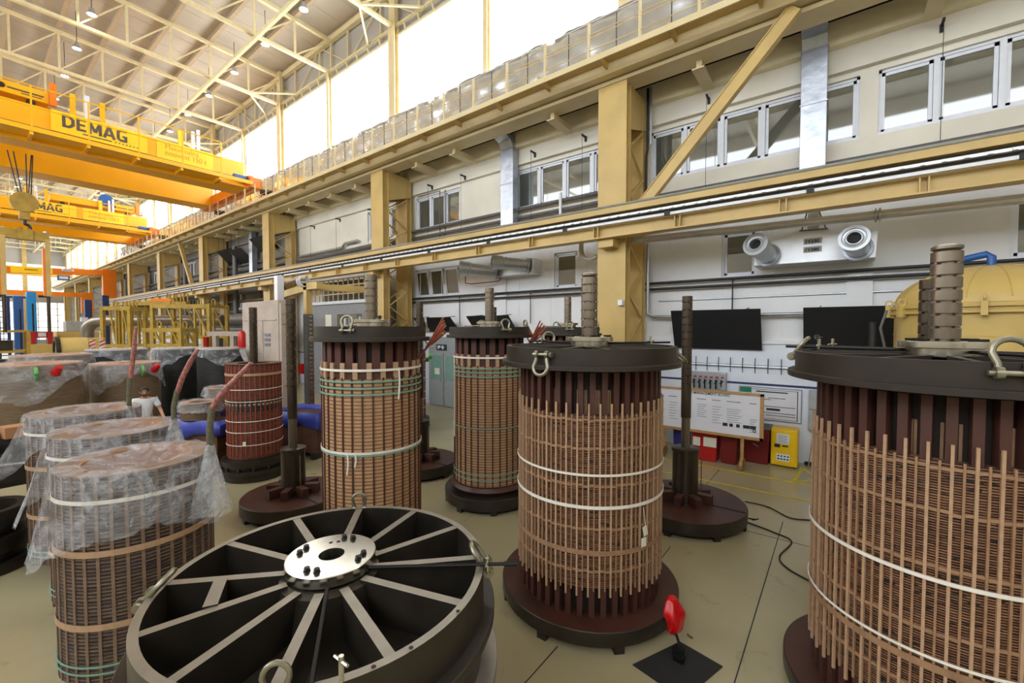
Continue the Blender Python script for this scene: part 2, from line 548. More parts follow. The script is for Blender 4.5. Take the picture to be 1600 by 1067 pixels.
# end wall: grey sheet, posts, big bright windows
w = MB()
w.b6(XE - .3, XE, YO, 12.2, 0, 1.2)
w.b6(XE - .3, XE, YO, 12.2, 13.2, 18)
w.b6(XE - .3, XE, YO, 12.2, 7.2, 8.4)
struct('wall_end', w, 'grey_panel', 'grey end wall far away')
WN = [0]
def wname():
    WN[0] += 1
    return 'window_%d' % WN[0]
def bigwindow(x0, x1, y0, y1, z0, z1, m, rows, cols, fm='mullion', along='x', mr=.02):
    """glazed strip: frame with thin bars, one bright pane"""
    fr = MB()
    if along == 'x':
        for i in range(cols + 1):
            x = x0 + (x1 - x0) * i / cols
            fr.b6(x - mr, x + mr, y0 - .05, y0 + .02, z0, z1)
        for i in range(rows + 1):
            z = z0 + (z1 - z0) * i / rows
            fr.b6(x0, x1, y0 - .04, y0 + .02, z - mr, z + mr)
        pn = MB().b6(x0, x1, y0 + .03, y0 + .05, z0, z1)
    else:
        for i in range(cols + 1):
            y = y0 + (y1 - y0) * i / cols
            fr.b6(x0 - .02, x0 + .06, y - .06, y + .06, z0, z1)
        for i in range(rows + 1):
            z = z0 + (z1 - z0) * i / rows
            fr.b6(x0 - .02, x0 + .06, y0, y1, z - .05, z + .05)
        pn = MB().b6(x0 - .06, x0 - .04, y0, y1, z0, z1)
    o = struct(wname(), fr, fm, 'bright clerestory glazing')
    pn.build('pane', m, o, False)
    return o
for k in range(3):
    y = 11.6 - 4.7 * (k + 1)
    o = bigwindow(XE + .02, XE, y + .2, y + 4.5, 8.4, 13.2, 'daylight_end', 4, 2, along='y')
    o['label'] = 'tall bright window high in the end wall'
    o = bigwindow(XE + .02, XE, y + .2, y + 4.5, 1.2, 7.2, 'daylight_end', 6, 4, along='y')
    o['label'] = 'bluish window low in the end wall'
w = MB()
for k in range(4):
    y = 11.6 - 4.7 * k
    w.b6(XE, XE + .5, y - .25, y + .25, 0, 17)
struct('wall_end_posts', w, 'steel_cream', 'cream posts of the end wall')
# opposite wall, seen only in window reflections
w = MB()
w.b6(XE, XF, YO - .3, YO, 0, 8.6)
w.b6(XE, XF, YO - .3, YO, 16.0, 17.6)
for x in COLX:
    w.b6(x - .4, x + .4, YO, YO + .6, 0, 8.6)
struct('wall_left', w, 'wall_cream', 'opposite long wall')
for k in range(11):
    x1 = XF - k * 10.1
    bigwindow(x1 - 10.0, x1, YO + .06, YO + .06, 8.6, 16.0, 'daylight_cool', 3, 4, mr=.05)
w = MB().b6(XF, XF + .3, YO, 12.2, 0, 18)
struct('wall_back', w, 'wall_cream', 'end wall nearest the viewer')

# right clerestory
for k in range(22):
    x1 = 5.19 - 4.925 * k + 4.925
    o = bigwindow(max(x1 - 4.925, XE), x1, 11.2, 11.2, 10.6, 14.8, 'daylight', 5, 2, mr=.016)

# wall windows with dark reflecting panes
def win(x0, x1, z0, z1, label, n=None, y=11.97, tilt=0):
    n = n or max(1, round((x1 - x0) / .87))
    fr = MB()
    t = .055
    fr.b6(x0, x1, y - .06, y + .05, z1 - t, z1)
    fr.b6(x0, x1, y - .09, y + .05, z0, z0 + t)
    fr.b6(x0, x0 + t, y - .06, y + .05, z0, z1)
    fr.b6(x1 - t, x1, y - .06, y + .05, z0, z1)
    pw = (x1 - x0) / n
    for i in range(1, n):
        fr.b6(x0 + pw * i - .045, x0 + pw * i + .045, y - .07, y + .05, z0, z1)
    o = struct(wname(), fr, 'frame_white', label)
    for i in range(n):
        a, b = x0 + pw * i + .05, x0 + pw * (i + 1) - .05
        s = MB()
        for q in ((a, b, z1 - .12, z1 - .05), (a, b, z0 + .05, z0 + .12), (a, a + .06, z0 + .05, z1 - .05), (b - .06, b, z0 + .05, z1 - .05)):
            s.b6(q[0], q[1], y - .035, y + .03, q[2], q[3])
        sash = s.build('sash', 'frame_white', o, False)
        MB().b6(a + .05, b - .05, y - .005, y + .01, z0 + .11, z1 - .11).build('pane', 'glass', sash, False)
        if tilt:
            sash.matrix_local = Matrix.Translation((0, y, z0)) @ Matrix.Rotation(math.radians(tilt), 4, 'X') @ Matrix.Translation((0, -y, -z0))
    return o
UL = ['upper window strip behind the diagonal brace', 'upper window strip at the far right', 'upper window strip left of the big column',
      'upper window of three panes above the small air pipes', 'upper window by the second column', 'narrow upper window far down the wall',
      'small upper window further down the wall', 'farthest upper window']
for (a, b), l in zip(UPW, UL):
    win(a, b, 7.13, 8.46, l)
LL = ['lower window of three tilted sashes', 'single lower window left of the big column', 'lower window behind the air nozzle',
      'lower window above the yellow tank', 'lower window far down the wall', 'farthest lower window']
for i, ((a, b), l) in enumerate(zip(LOW, LL)):
    win(a, b, 4.36, 5.50, l, tilt=7 if i == 0 else 0)
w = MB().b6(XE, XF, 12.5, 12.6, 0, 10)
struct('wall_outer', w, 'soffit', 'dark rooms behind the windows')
# grey double door with a sign
d = MB().b6(-13.3, -11.5, 11.74, 11.80, 0, 2.75)
d = struct('door_1', d, 'door_grey', 'grey double door with glazed upper halves')
for a, b in ((-13.2, -12.43), (-12.37, -11.6)):
    lf = MB().b6(a, b, 11.71, 11.74, 0.02, 2.1).build('door_leaf', 'door_grey', d, False)
    MB().b6(a + .08, b - .08, 11.70, 11.712, 1.05, 2.0).build('pane', 'green_glass', lf, False)
    hd = MB().tube([(b - .1 if a < -13 else a + .1, 11.66, .95), (b - .1 if a < -13 else a + .1, 11.66, 1.1)], .015).build('door_handle', 'galv', lf)
MB().b6(-12.80, -12.25, 11.70, 11.735, 2.22, 2.45).build('sign_plate', 'ink', d, False)
s = MB()
s.b6(-12.72, -12.64, 11.69, 11.70, 2.27, 2.40); s.b6(-12.64, -12.56, 11.69, 11.70, 2.33, 2.40)
s.b6(-12.47, -12.41, 11.69, 11.70, 2.26, 2.41); s.b6(-12.52, -12.36, 11.69, 11.70, 2.31, 2.36)
s.build('sign_symbols', 'frame_white', d, False)
s = MB().b6(-12.9, -12.62, 11.69, 11.70, 1.25, 1.5).build('paper_notice', 'paper', d, False)

# ---------------------------------------------------------------- columns
def column(x, label):
    t = thing('column', label, 'column', (x, 0, 0), kind='structure')
    p = MB()
    p.b6(-.38, .38, 10.19, 10.215, 0, 9.2); p.b6(-.30, .30, 10.215, 10.46, 0, 9.2); p.b6(-.38, .38, 10.46, 10.485, 0, 9.2)
    p.build('front_post', 'steel_cream', t, False)
    p = MB()
    p.b6(-.36, .36, 11.36, 11.38, 0, 9.2); p.b6(-.26, .26, 11.38, 11.58, 0, 9.2); p.b6(-.36, .36, 11.58, 11.6, 0, 9.2)
    p.build('rear_post', 'steel_cream', t, False)
    L = MB()
    z, k = 0.25, 0
    while z < 8.2:
        a, b = ((10.47, z), (11.38, z + .62)) if k % 2 == 0 else ((11.38, z), (10.47, z + .62))
        for sx in (-.30, .34):
            L.beam((sx, a[0], a[1]), (sx, b[0], b[1]), .035, .07, (1, 0, 0))
        z += .62; k += 1
    L.build('lacing', 'steel_cream', t, False)
    g = MB()
    for sx in (-.34, .34):
        g.add([(sx - .012, 10.48, 8.1), (sx - .012, 11.6, 8.45), (sx - .012, 11.6, 9.2), (sx - .012, 10.48, 9.2), (sx + .012, 10.48, 8.1), (sx + .012, 11.6, 8.45), (sx + .012, 11.6, 9.2), (sx + .012, 10.48, 9.2)],
              [(0, 1, 2, 3), (7, 6, 5, 4), (0, 4, 5, 1), (1, 5, 6, 2), (2, 6, 7, 3), (3, 7, 4, 0)])
    g.build('gusset_plate', 'steel_cream', t, False)
    u = MB()
    u.b6(-.2, .2, 10.93, 10.96, 9.2, 15.4); u.b6(-.02, .02, 10.93, 11.15, 9.2, 15.4); u.b6(-.2, .2, 11.13, 11.16, 9.2, 15.4); u.b6(-.18, .18, 10.96, 11.13, 15.2, 16.9)
    u.build('upper_post', 'steel_cream_pale', t, False)
    return t
names = ['nearest cream steel column with lattice sides', 'second cream column behind the left winding', 'third cream column left of the white blank panel',
         'fourth cream column beside the hanging black panels']
c0 = column(COLX[0], names[0])
for i, x in enumerate(COLX[1:]):
    dup(c0, (x, 0, 0), names[i + 1] if i + 1 < 4 else 'far cream column, number %d from the front along the wall' % (i + 2))
p0 = None
for i, x in enumerate([v - BAY / 2 for v in COLX[:9]]):
    p = MB()
    p.b6(-.09, .09, 10.98, 11.0, 9.98, 15.2); p.b6(-.012, .012, 11, 11.13, 9.98, 15.2); p.b6(-.09, .09, 11.13, 11.15, 9.98, 15.2)
    if p0 is None:
        p0 = p.build('clerestory_post', 'steel_cream_pale', None, False, loc=(x, 0, 0)); o = p0
    else:
        o = p0.copy(); C.objects.link(o); o.location = (x, 0, 0)
    tag(o, 'slim cream post between the glazing, midway in a bay', 'post', 'clerestory posts', 'structure')

# ---------------------------------------------------------------- crane runway girder, walkway, railing
g = thing('crane_runway_girder', 'long cream crane runway girder resting on the wall columns', 'girder', kind='structure')
MB().b6(XE, XF, 10.15, 10.75, 9.2, 9.29).build('bottom_flange', 'steel_cream_pale', g, False)
m_ = MB().b6(XE, XF, 10.55, 10.6, 9.26, 10.05)
x = COLX[0] + BAY
while x > XE:
    m_.b6(x - .02, x + .02, 10.25, 10.55, 9.26, 10.05); x -= 1.97
m_.build('web', 'steel_cream', g, False)
MB().b6(XE, XF, 10.2, 10.95, 10.05, 10.1).build('top_flange', 'steel_cream', g, False)
MB().b6(XE, XF, 10.53, 10.62, 10.1, 10.24).build('crane_rail', 'galv', g, False)
MB().b6(XE, XF, 9.85, 9.9, 9.285, 9.54).b6(XE, XF, 9.9, 10.55, 9.32, 9.34).build('surge_beam', 'steel_cream_pale', g, False)
br = MB()
x = COLX[0] + BAY
while x > -60:
    
    if abs(x + .56) > .6 and abs(x + 8.96) > .6:
        br.b6(x - .06, x + .06, 10.5, 11.5, 9.0, 9.2); br.b6(x - .13, x + .13, 10.4, 11.5, 8.97, 9.0)
    x -= 1.97
br.build('bracket', 'steel_cream_pale', g, False)
wk = thing('crane_walkway', 'narrow cream walkway along the crane girder', 'walkway', kind='structure')
MB().b6(XE, XF, 9.45, 10.5, 9.545, 9.56).build('deck_plate', 'steel_cream', wk, False)
MB().b6(XE, XF, 9.28, 9.32, 9.34, 9.475).build('edge_beam', 'steel_cream_pale', wk, False)
cb = MB()
x = COLX[0] + BAY
while x > -60:
    cb.b6(x - .03, x + .03, 9.32, 9.88, 9.40, 9.545); x -= 1.64
cb.build('cantilever', 'steel_cream', wk, False)
def railing(x1, label):
    t = thing('walkway_railing', label, 'railing', (x1, 9.3, 9.5), group='walkway railing bays')
    for z in (.13, .42, .50):
        MB().tube([(-BAY, 0, z), (0, 0, z)], .011, 6).build('rail', 'steel_cream', t)
    MB().tube([(-BAY, 0, .78), (0, 0, .78)], .007, 6).build('top_wire', 'galv', t)
    pm = MB().box((0, 0, .37), (.055, .05, .82)).build('post', 'steel_cream_pale', t, False, loc=(-.2, 0, 0))
    for k in range(1, 8):
        copy_part(pm, t, loc=(-.2 - 1.23 * k, 0, 0))
    rm = MB().box((0, .01, .36), (.016, .016, .78)).build('rod', 'pipe_black', t, False, loc=(-.75, 0, 0))
    for k in range(1, 8):
        copy_part(rm, t, loc=(-.75 - 1.23 * k, 0, 0))
    return t
r0 = railing(COLX[0] + BAY, 'cream tube railing on the walkway, bay nearest the viewer')
for k in range(10):
    dup(r0, (COLX[0] - BAY * k, 9.3, 9.5), ['railing bay above the foil wall', 'railing bay left of the second column', 'railing bay behind the crane end', 'railing bay beyond the near crane'][k] if k < 4 else 'far railing bay, number %d from the viewer' % (k + 2))
# crumpled foil lining behind the railing
fo = MB()
nx, nz = 420, 9
for i in range(nx + 1):
    for j in range(nz + 1):
        xx, zz = 5 - 65 * i / nx, 9.58 + 1.92 * j / nz
        q = noise.noise(Vector((xx * 1.9, zz * 2.3, 3.1))) * .13 + noise.noise(Vector((xx * 4.5, zz * 4, 1.0))) * .06
        fo.v.append((xx, 10.83 + q * .8, zz))
for i in range(nx):
    for j in range(nz):
        a = i * (nz + 1) + j
        fo.f.append((a, a + 1, a + nz + 2, a + nz + 1))
o = fo.build('foil_sheet', 'foil')
sm = o.modifiers.new('solid', 'SOLIDIFY'); sm.thickness = 0.01
tag(o, 'crumpled silver foil lining along the foot of the clerestory', 'foil')

# ---------------------------------------------------------------- roof
YP = [11.2, 9.5, 7.84, 6.31, 4.79, 3.3, 1.77, .25, -1.3, -2.85, -4.4, -5.95, -7.5, -9.05, -10.6]
def ztop(y):
    return 16.66 + .036 * (11.2 - (y if y > -.5 else -1.0 - y))
dk = MB()
for y0, y1 in ((11.6, -.5), (-.5, -11.6)):
    a, b = ztop(y0) + .34, ztop(y1) + .34
    dk.add([(XE, y0, a), (XF, y0, a), (XF, y1, b), (XE, y1, b), (XE, y0, a + .15), (XF, y0, a + .15), (XF, y1, b + .15), (XE, y1, b + .15)],
           [(0, 1, 2, 3), (4, 7, 6, 5), (0, 4, 5, 1), (2, 6, 7, 3), (0, 3, 7, 4), (1, 5, 6, 2)])
x = XE
while x < XF:
    for y0, y1 in ((11.4, -.4),):
        dk.beam((x, y0, ztop(y0) + .335), (x, y1, ztop(y1) + .335), .03, .012)
    x += 1.23
struct('ceiling', dk, 'deck', 'beige sheet roof seen from below')
for i, y in enumerate(YP[:12]):
    pu = MB()
    z = ztop(y)
    pu.b6(XE, XF, y - .05, y + .05, z + .07, z + .33)
    pu.b6(XE, XF, y - .08, y + .08, z + .065, z + .085)
    o = struct('purlin', pu, 'purlin', 'long beige roof purlin running down the hall', 'beam')
    o['group'] = 'roof purlins'
def truss(x):
    t = thing('roof_truss', 'cream steel roof truss spanning the hall', 'truss', (x, 0, 0), group='roof trusses', kind='structure')
    tc = MB()
    for a, b in ((11.3, -.5), (-.5, -11.25)):
        tc.beam((0, a, ztop(a)), (0, b, ztop(b)), .16, .13)
    tc.build('top_chord', 'roof_steel', t, False)
    MB().beam((0, 11.2, 15.18), (0, -11.2, 15.18), .15, .13).build('bottom_chord', 'roof_steel', t, False)
    wb = MB()
    for k, y in enumerate(YP[:-1]):
        wb.b6(-.04, .04, y - .04, y + .04, 15.2, ztop(y))
        if k:
            wb.beam((0, y, 15.2), (0, YP[k - 1], ztop(YP[k - 1])), .05, .05)
    wb.build('web_members', 'roof_steel', t, False)
    return t
t0 = None
for k in range(21):
    x = COLX[0] - 4.925 * k
    if t0 is None: t0 = truss(x)
    else: dup(t0, (x, 0, 0))
for k in range(1, 10):
    x = COLX[k]
    b = MB()
    for s in (-1, 1):
        b.beam((x, 9.5, 15.2), (x + s * 1.8, 11.1, 15.2), .07, .07)
    o = struct('roof_brace', b, 'roof_steel', 'forked cream brace between truss and eaves beam at a column', 'brace')
    o['group'] = 'eaves braces'
b = MB()
b.beam((XE, 7.84, 15.02), (XF, 7.84, 15.02), .12, .16)
b.beam((XE, -1.3, 15.05), (XF, -1.3, 15.05), .1, .1)
struct('tie_beam', b, 'roof_steel', 'cream tie beam running under the trusses', 'beam')
b = MB()
b.beam((XE, 11.1, 15.22), (XF, 11.1, 15.22), .09, .09)
b.beam((XE, 11.16, 14.84), (XF, 11.16, 14.84), .1, .09)
x = XF
while x > XE:
    b.beam((x, 11.1, 15.22), (x + .1, 11.16, 14.84), .06, .06); x -= .82
x, k = XF, 0
while x > XE:
    b.b6(x - .035, x + .035, 11.2, 11.27, 15.2, 16.9)
    if k % 2: b.beam((x, 11.25, 15.2), (x - 2.46, 11.25, 16.8), .03, .05)
    else: b.beam((x, 11.25, 16.8), (x - 2.46, 11.25, 15.2), .03, .05)
    x -= 2.46; k += 1
b.b6(XE, XF, 11.1, 11.3, 16.62, 16.85)
struct('eaves_beam', b, 'roof_steel', 'cream ladder shaped eaves beam above the clerestory', 'beam')

# high bay lamps
def lamp(x, y, label, top=1.5):
    t = thing('high_bay_lamp', label, 'lamp', (x, y, 15.6), group='high bay lamps')
    MB().lathe([(.03, .30), (.07, .28), (.09, .18), (.16, .02), (.17, 0), (.15, .01), (.08, .16), (.03, .2)], 20).build('reflector', 'galv', t)
    MB().cyl((0, 0, 0), .11, .02, .07, 16).build('bulb', 'lamp', t)
    MB().tube([(0, 0, .3), (.03, 0, .7), (0, 0, top)], .012, 6).build('chain', 'pipe_black', t)
    return t
l0 = None
for k in range(15):
    for y, xs in ((8.68, -17.0), (3.65, -24.0 + 3.43)):
        x = xs - 3.43 * k
        lb = 'high bay lamp, number %d of the row %s' % (k + 1, 'nearer the clerestory' if y > 5 else 'further from the clerestory')
        lamp(x, y, lb, ztop(y) + .34 - 15.6)

# ---------------------------------------------------------------- service beam along the columns
g = thing('service_beam', 'long ochre I beam in front of the columns carrying cable trays', 'beam')
MB().b6(-62, XF, 9.72, 10.02, 5.30, 5.33).build('bottom_flange', 'steel_cream', g, False)
m_ = MB().b6(-62, XF, 9.86, 9.89, 5.33, 5.97)
x = 7.0
while x > -60:
    m_.b6(x - .01, x + .01, 9.74, 9.86, 5.33, 5.60); m_.b6(x - .12, x - .10, 9.74, 9.86, 5.33, 5.60); x -= 1.97
m_.build('web', 'steel_cream', g, False)
MB().b6(-62, XF, 9.70, 10.04, 5.97, 6.0).b6(-62, XF, 9.99, 10.02, 6.0, 6.12).build('top_flange', 'steel_cream', g, False)
MB().b6(-62, XF, 9.70, 9.74, 5.87, 5.97).build('lip_angle', 'steel_cream', g, False)
for x in COLX[:6]:
    MB().b6(x - .2, x + .2, 9.85, 10.19, 5.1, 5.30).build('bracket', 'steel_cream', g, False)
o = MB().b6(-62, XF, 9.66, 9.72, 5.60, 5.655).build('cable_tray', 'frame_white', None, False)
tag(o, 'white conductor rail clipped along the service beam', 'conduit')
o = MB().b6(-62, XF, 9.66, 9.70, 5.735, 5.785)
x = 6.0
while x > -30:
    o.b6(x - .03, x + .03, 9.64, 9.66, 5.74, 5.78); x -= .25
o = o.build('cable_tray', 'galv', None, False)
tag(o, 'perforated galvanised tray along the service beam', 'conduit')
o = MB().tube([(-62, 9.69, 6.03), (XF, 9.69, 6.03)], .03, 8).build('conduit_pipe', 'galv')
tag(o, 'thin grey pipe on top of the service beam', 'pipe')
o = MB()
for z in (5.69, 5.715, 5.82):
    o.tube([(-62, 9.70, z), (XF, 9.70, z)], .014, 6)
o = o.build('cable_run', 'cable'); tag(o, 'black cables running in the tray of the service beam', 'cable')
o = None
for k in range(18):
    o = MB().b6(-.06, .06, 9.635, 9.665, 5.58, 5.68).build('rail_clip', 'ink', None, False, loc=(2.1 - 2.6 * k, 0, 0)) if o is None else o.copy()
    if k: C.objects.link(o); o.location = (2.1 - 2.6 * k, 0, 0)
    tag(o, 'small black clip on the white rail of the service beam', 'clip', 'rail clips')
# inclined brace
t = MB().beam((-3.75, 10.0, 6.05), (-.82, 10.0, 9.25), .20, .02, (0, 1, 0))
t.beam((-3.75, 9.92, 6.05), (-.82, 9.92, 9.25), .02, .2, (0, 1, 0)); t.beam((-3.65, 10.0, 5.98), (-.72, 10.0, 9.18), .02, .16, (0, 1, 0))
t = MB()
dv = Vector((2.93, 0, 3.2)).normalized(); nv = Vector((dv.z, 0, -dv.x))
for off, w_, h_ in ((-.12, .17, .02), (.12, .17, .02)):
    q = nv * off
    t.beam((-3.75 + q.x, 10.02, 6.05 + q.z), (-.82 + q.x, 10.02, 9.25 + q.z), w_, h_, tuple(nv))
t.beam((-3.75, 9.97, 6.05), (-.82, 9.97, 9.25), .02, .24, tuple(nv))
o = t.build('diagonal_brace', 'steel_cream', None, False)
tag(o, 'cream diagonal brace rising right from the nearest column', 'brace', kind='structure')
t = MB()
dv = Vector((-2.6, 0, 3.2)).normalized()
t.beam((COLX[4] + BAY - 1.2, 10.0, 6.05), (COLX[4] + BAY - 3.6, 10.0, 9.2), .2, .2)
o = t.build('diagonal_brace', 'steel_cream', None, False)
tag(o, 'far cream diagonal brace beside the fourth column', 'brace', kind='structure')

# ---------------------------------------------------------------- floor details
k = 0
FJ = []
for x, y0, y1 in ((-2.13, 2.0, 3.5), (-1.86, 5.4, 6.1), (-2.06, 9.0, 10.1), (-.68, 3.2, 8.0)):
    FJ.append((x - .005, x + .005, y0, y1))
FJ.append((-1.1, -.3, 7.30, 7.308))
w = MB()
for q in FJ: w.b6(q[0], q[1], q[2], q[3], .0005, .003)
struct('trim_4', w, 'ink', 'dark joints cut in the floor')
for a, b, c_, d_, l in ((-6.5, 2.0, 10.14, 10.22, 'yellow floor line along the bins'), (-6.5, 2.0, 9.2, 9.26, 'faint yellow floor line in front of the bins')):
    o = MB().b6(a, b, c_, d_, .001, .004).build('floor_line', 'floor_yellow', None, False)
    tag(o, l, 'floor marking', kind='structure')
w = MB()
for p, q in (((-.7, 10.2), (-.62, 11.35)), ((-.62, 11.35), (-.3, 10.72)), ((-.3, 10.72), (-.7, 10.2))):
    w.beam((p[0], p[1], .003), (q[0], q[1], .003), .07, .003)
o = w.build('floor_line', 'floor_yellow', None, False)
tag(o, 'yellow triangle painted on the floor by the safety cabinet', 'floor marking', kind='structure')
# ================================================================ WINDINGS AND CLAMPING GEAR
def shackle(parent, ang, r, z, tilt=0.5, s=1.0, lie=False):
    """bow shackle with pin hanging from or standing on the ring wall"""
    b = MB()
    pts = [(-.055 * s, 0, 0)] + [(-.055 * s, 0, .05 * s)] + [(.075 * s * math.cos(a), 0, .11 * s + .075 * s * math.sin(a)) for a in [PI - k * PI / 8 for k in range(9)]] + [(.055 * s, 0, .05 * s), (.055 * s, 0, 0)]
    b.tube(pts, .017 * s, 10)
    for sx in (-.055, .055):
        b.tube([(sx * s - .016 * s, 0, 0), (sx * s + .016 * s, 0, 0)], .034 * s, 12)
    b.tube([(-.095 * s, 0, 0), (.09 * s, 0, 0)], .015 * s, 10)
    b.tube([(.085 * s, 0, 0), (.105 * s, 0, 0)], .026 * s, 8)
    o = b.build('shackle', 'shackle', parent)
    rot = Matrix.Rotation(ang, 4, 'Z') @ Matrix.Translation((r, 0, z)) @ Matrix.Rotation(PI / 2, 4, 'Z') @ Matrix.Rotation(tilt, 4, 'X')
    o.matrix_local = rot
    return o

def ring_plate(t, R, z0, z1, hub_z, mrim, mdark, nsp=12, a0=16.5, flange=.055, spw=.05, deep=True):
    """spoked clamping ring: rim wall, bottom flange, floor, hub tube and spokes. Parts under t"""
    rim = MB().lathe([(R, z0), (R, z1), (R - .045, z1), (R - .045, z0)], 96, closed=True).build('rim', mdark, t, top=mrim)
    fl = MB().lathe([(R - .10, z0 - .05), (R + flange, z0 - .05), (R + flange, z0), (R - .10, z0)], 96, closed=True).build('flange', mdark, t, bevel=.004)
    fl2 = MB().lathe([(.05, z0 - .04), (R - .04, z0 - .04), (R - .04, z0), (.05, z0)], 64, closed=True).build('floor_plate', mdark, t)
    sp0 = MB().b6(.25, R - .04, -spw / 2, spw / 2, z0, z1 - .002).build('spoke', mdark, t, False, top=mrim)
    sp0.rotation_euler = (0, 0, math.radians(a0))
    for k in range(1, nsp):
        copy_part(sp0, t, math.radians(a0 + 360 / nsp * k))
    MB().lathe([(.20, z0), (.20, hub_z), (.29, hub_z), (.33, z0)], 40, closed=True).build('hub', mdark, t)
    return rim

def spindle(t, z0, z1, r=.088, n=7, m='spindle', name='spindle', neck=.074):
    """stack of collars with notches, tapering neck between"""
    h = (z1 - z0) / n
    pr = [(0.001, z0)]
    for k in range(n):
        a = z0 + h * k
        pr += [(neck, a), (neck, a + h * .2), (r, a + h * .201), (r, a + h * .985), (neck, a + h * .986)]
    pr += [(neck * .9, z1), (.001, z1)]
    o = MB().lathe(pr, 32).build(name, m, t)
    nt = MB()
    for k in range(n):
        for q in range(4):
            a = PI / 4 + q * PI / 2
            nt.box((r * .96 * math.cos(a), r * .96 * math.sin(a), z0 + h * (k + .09)), (.02, .02, h * .16), Matrix.Rotation(a, 3, 'Z'))
    nt.build('notch_block', m, o)
    return o

def base_disc(t, R, z1, mtop='base_brown', feet=True):
    MB().lathe([(.05, .07), (R * .99, .07), (R, .09), (R, z1 - .008), (R - .008, z1), (.05, z1)], 96).build('base_disc', 'rim_dark', t, top=mtop)
    MB().lathe([(.10, .0), (R - .10, .0), (R - .06, .07), (.1, .07)], 64).build('base_skirt', 'rim_dark', t)
    if feet:
        f = MB().box((R - .06, 0, .035), (.10, .10, .07)).build('foot', 'rim_dark', t, False)
        for k in range(1, 8):
            copy_part(f, t, k * PI / 4)

def slats(t, n, r, z0, z1, w, d, m, name, off=0.0):
    s = MB().b6(r - d, r, -w / 2, w / 2, z0, z1).build(name, m, t, False)
    s.rotation_euler = (0, 0, off)
    for k in range(1, n):
        copy_part(s, t, off + 2 * PI * k / n)
    return s

def coil_layers(z0, z1, r, rin, pitch, n=96, gap=.012, frac=.72):
    pr = [(rin, z0), (r, z0)]
    z = z0
    while z < z1 - 1e-4:
        h = min(pitch, z1 - z)
        pr += [(r, z + .0005), (r, z + h * frac), (r - gap, z + h * (frac + .04)), (r - gap, z + h * .98)]
        z += pitch
    pr += [(r - gap, z1), (rin, z1)]
    return MB().lathe(pr, n)

def strap(t, r, z, h=.03, m='white_strap', name='strap', tilt=0.0, d=.006):
    o = MB().lathe([(r, z - h / 2), (r + d, z - h / 2), (r + d, z + h / 2), (r, z + h / 2)], 96, closed=True).build(name, m, t)
    return o

def block_band(t, r, z, n, w, m='tan', h=.026, d=.02, jitter=.006):
    b = MB()
    for k in range(n):
        a = 2 * PI * (k + .5) / n
        b.box((r * math.cos(a), r * math.sin(a), z + rnd.uniform(-jitter, jitter)), (d, w, h), Matrix.Rotation(a, 3, 'Z') @ Matrix.Rotation(rnd.uniform(-.12, .12), 3, 'X'))
    return b.build('spacer_band', m, t, False)

def big_winding(name, label, x, y, top_shift, straps, shackles, rods):
    t = thing(name, label, 'transformer winding', (x, y, 0), group='brown lattice windings')
    R = 1.0
    base_disc(t, R, .22)
    MB().lathe([(.60, .22), (.70, .22), (.70, 2.66), (.60, 2.66)], 64, closed=True).build('core_tube', 'core', t)
    slats(t, 42, .79, .22, 2.66, .055, .075, 'slat', 'slat')
    coil_layers(.525, 2.24, .797, .70, .0175, gap=.010).build('coil', 'coil_brown', t)
    n = 46
    s1 = MB().b6(.80, .818, -.0085, .0085, .44, 2.36).build('stick', 'tan', t, False)
    for k in range(1, n): copy_part(s1, t, 2 * PI * k / n)
    s2 = MB().b6(.80, .815, -.0065, .0065, .50, 2.25).build('stick', 'tan_dark', t, False)
    s2.rotation_euler = (0, 0, PI / n)
    for k in range(1, n): copy_part(s2, t, PI / n + 2 * PI * k / n)
    for z in (2.20, 1.92, 1.55, 1.12, .70):
        block_band(t, .806, z, 92, .040, 'tan_dark', .022, .016, .008)
    strap(t, .816, .885, .05, 'tan_dark', 'tan_band', d=.004)
    for z, h in straps:
        strap(t, .823, z, h)
    # inner boards glimpsed between slats
    ib = MB()
    for a in (-1.25, -1.05, -2.0, -1.7, -.85):
        for q in range(5):
            ib.box(((.706) * math.cos(a + q * .03), .706 * math.sin(a + q * .03), 2.33), (.012, .017, .30), Matrix.Rotation(a + q * .03, 3, 'Z'))
    ib.build('inner_boards', 'tan_dark', t, False)
    pl = thing_part('clamp_plate', t)
    ring_plate(pl, .955, 2.74, 2.90, 2.86, 'black_steel', 'black_steel', a0=top_shift)
    for a, tl in shackles:
        shackle(pl, a, .985, 2.84, tl, 1.1)
    MB().lathe([(.05, 2.885), (.22, 2.885), (.22, 2.95), (.05, 2.95)], 48, closed=True).build('hub_disc', 'steel', t, bevel=.003)
    MB().lathe([(.05, 2.95), (.27, 2.95), (.27, 3.0), (.05, 3.0)], 48, closed=True).build('hub_disc', 'steel', t, bevel=.003)
    for k in range(4):
        a = PI / 4 + k * PI / 2
        MB().b6(.19, .25, -.05, .05, 3.0, 3.018).build('key_block', 'bolt', t, False).rotation_euler = (0, 0, a)
    spindle(t, 3.0, 3.68, .092, 7, neck=.066)
    MB().lathe([(.001, 3.735), (.07, 3.735), (.092, 3.72), (.092, 3.70), (.07, 3.685), (.06, 3.66), (.001, 3.66)], 32).build('spindle_cap', 'spindle', t)
    for (a, z) in rods:
        r_ = MB().tube([(.2, 0, 2.925), (1.06, 0, 2.925)], .012, 8).build('tie_rod', 'bolt', t)
        r_.rotation_euler = (0, 0, a)
        h = MB().tube([(.80, -.06, 2.945), (.80, .06, 2.945)], .009, 8).tube([(.80, 0, 2.91), (.80, 0, 3.0)], .014, 8).build('t_handle', 'steel', r_)
    return t

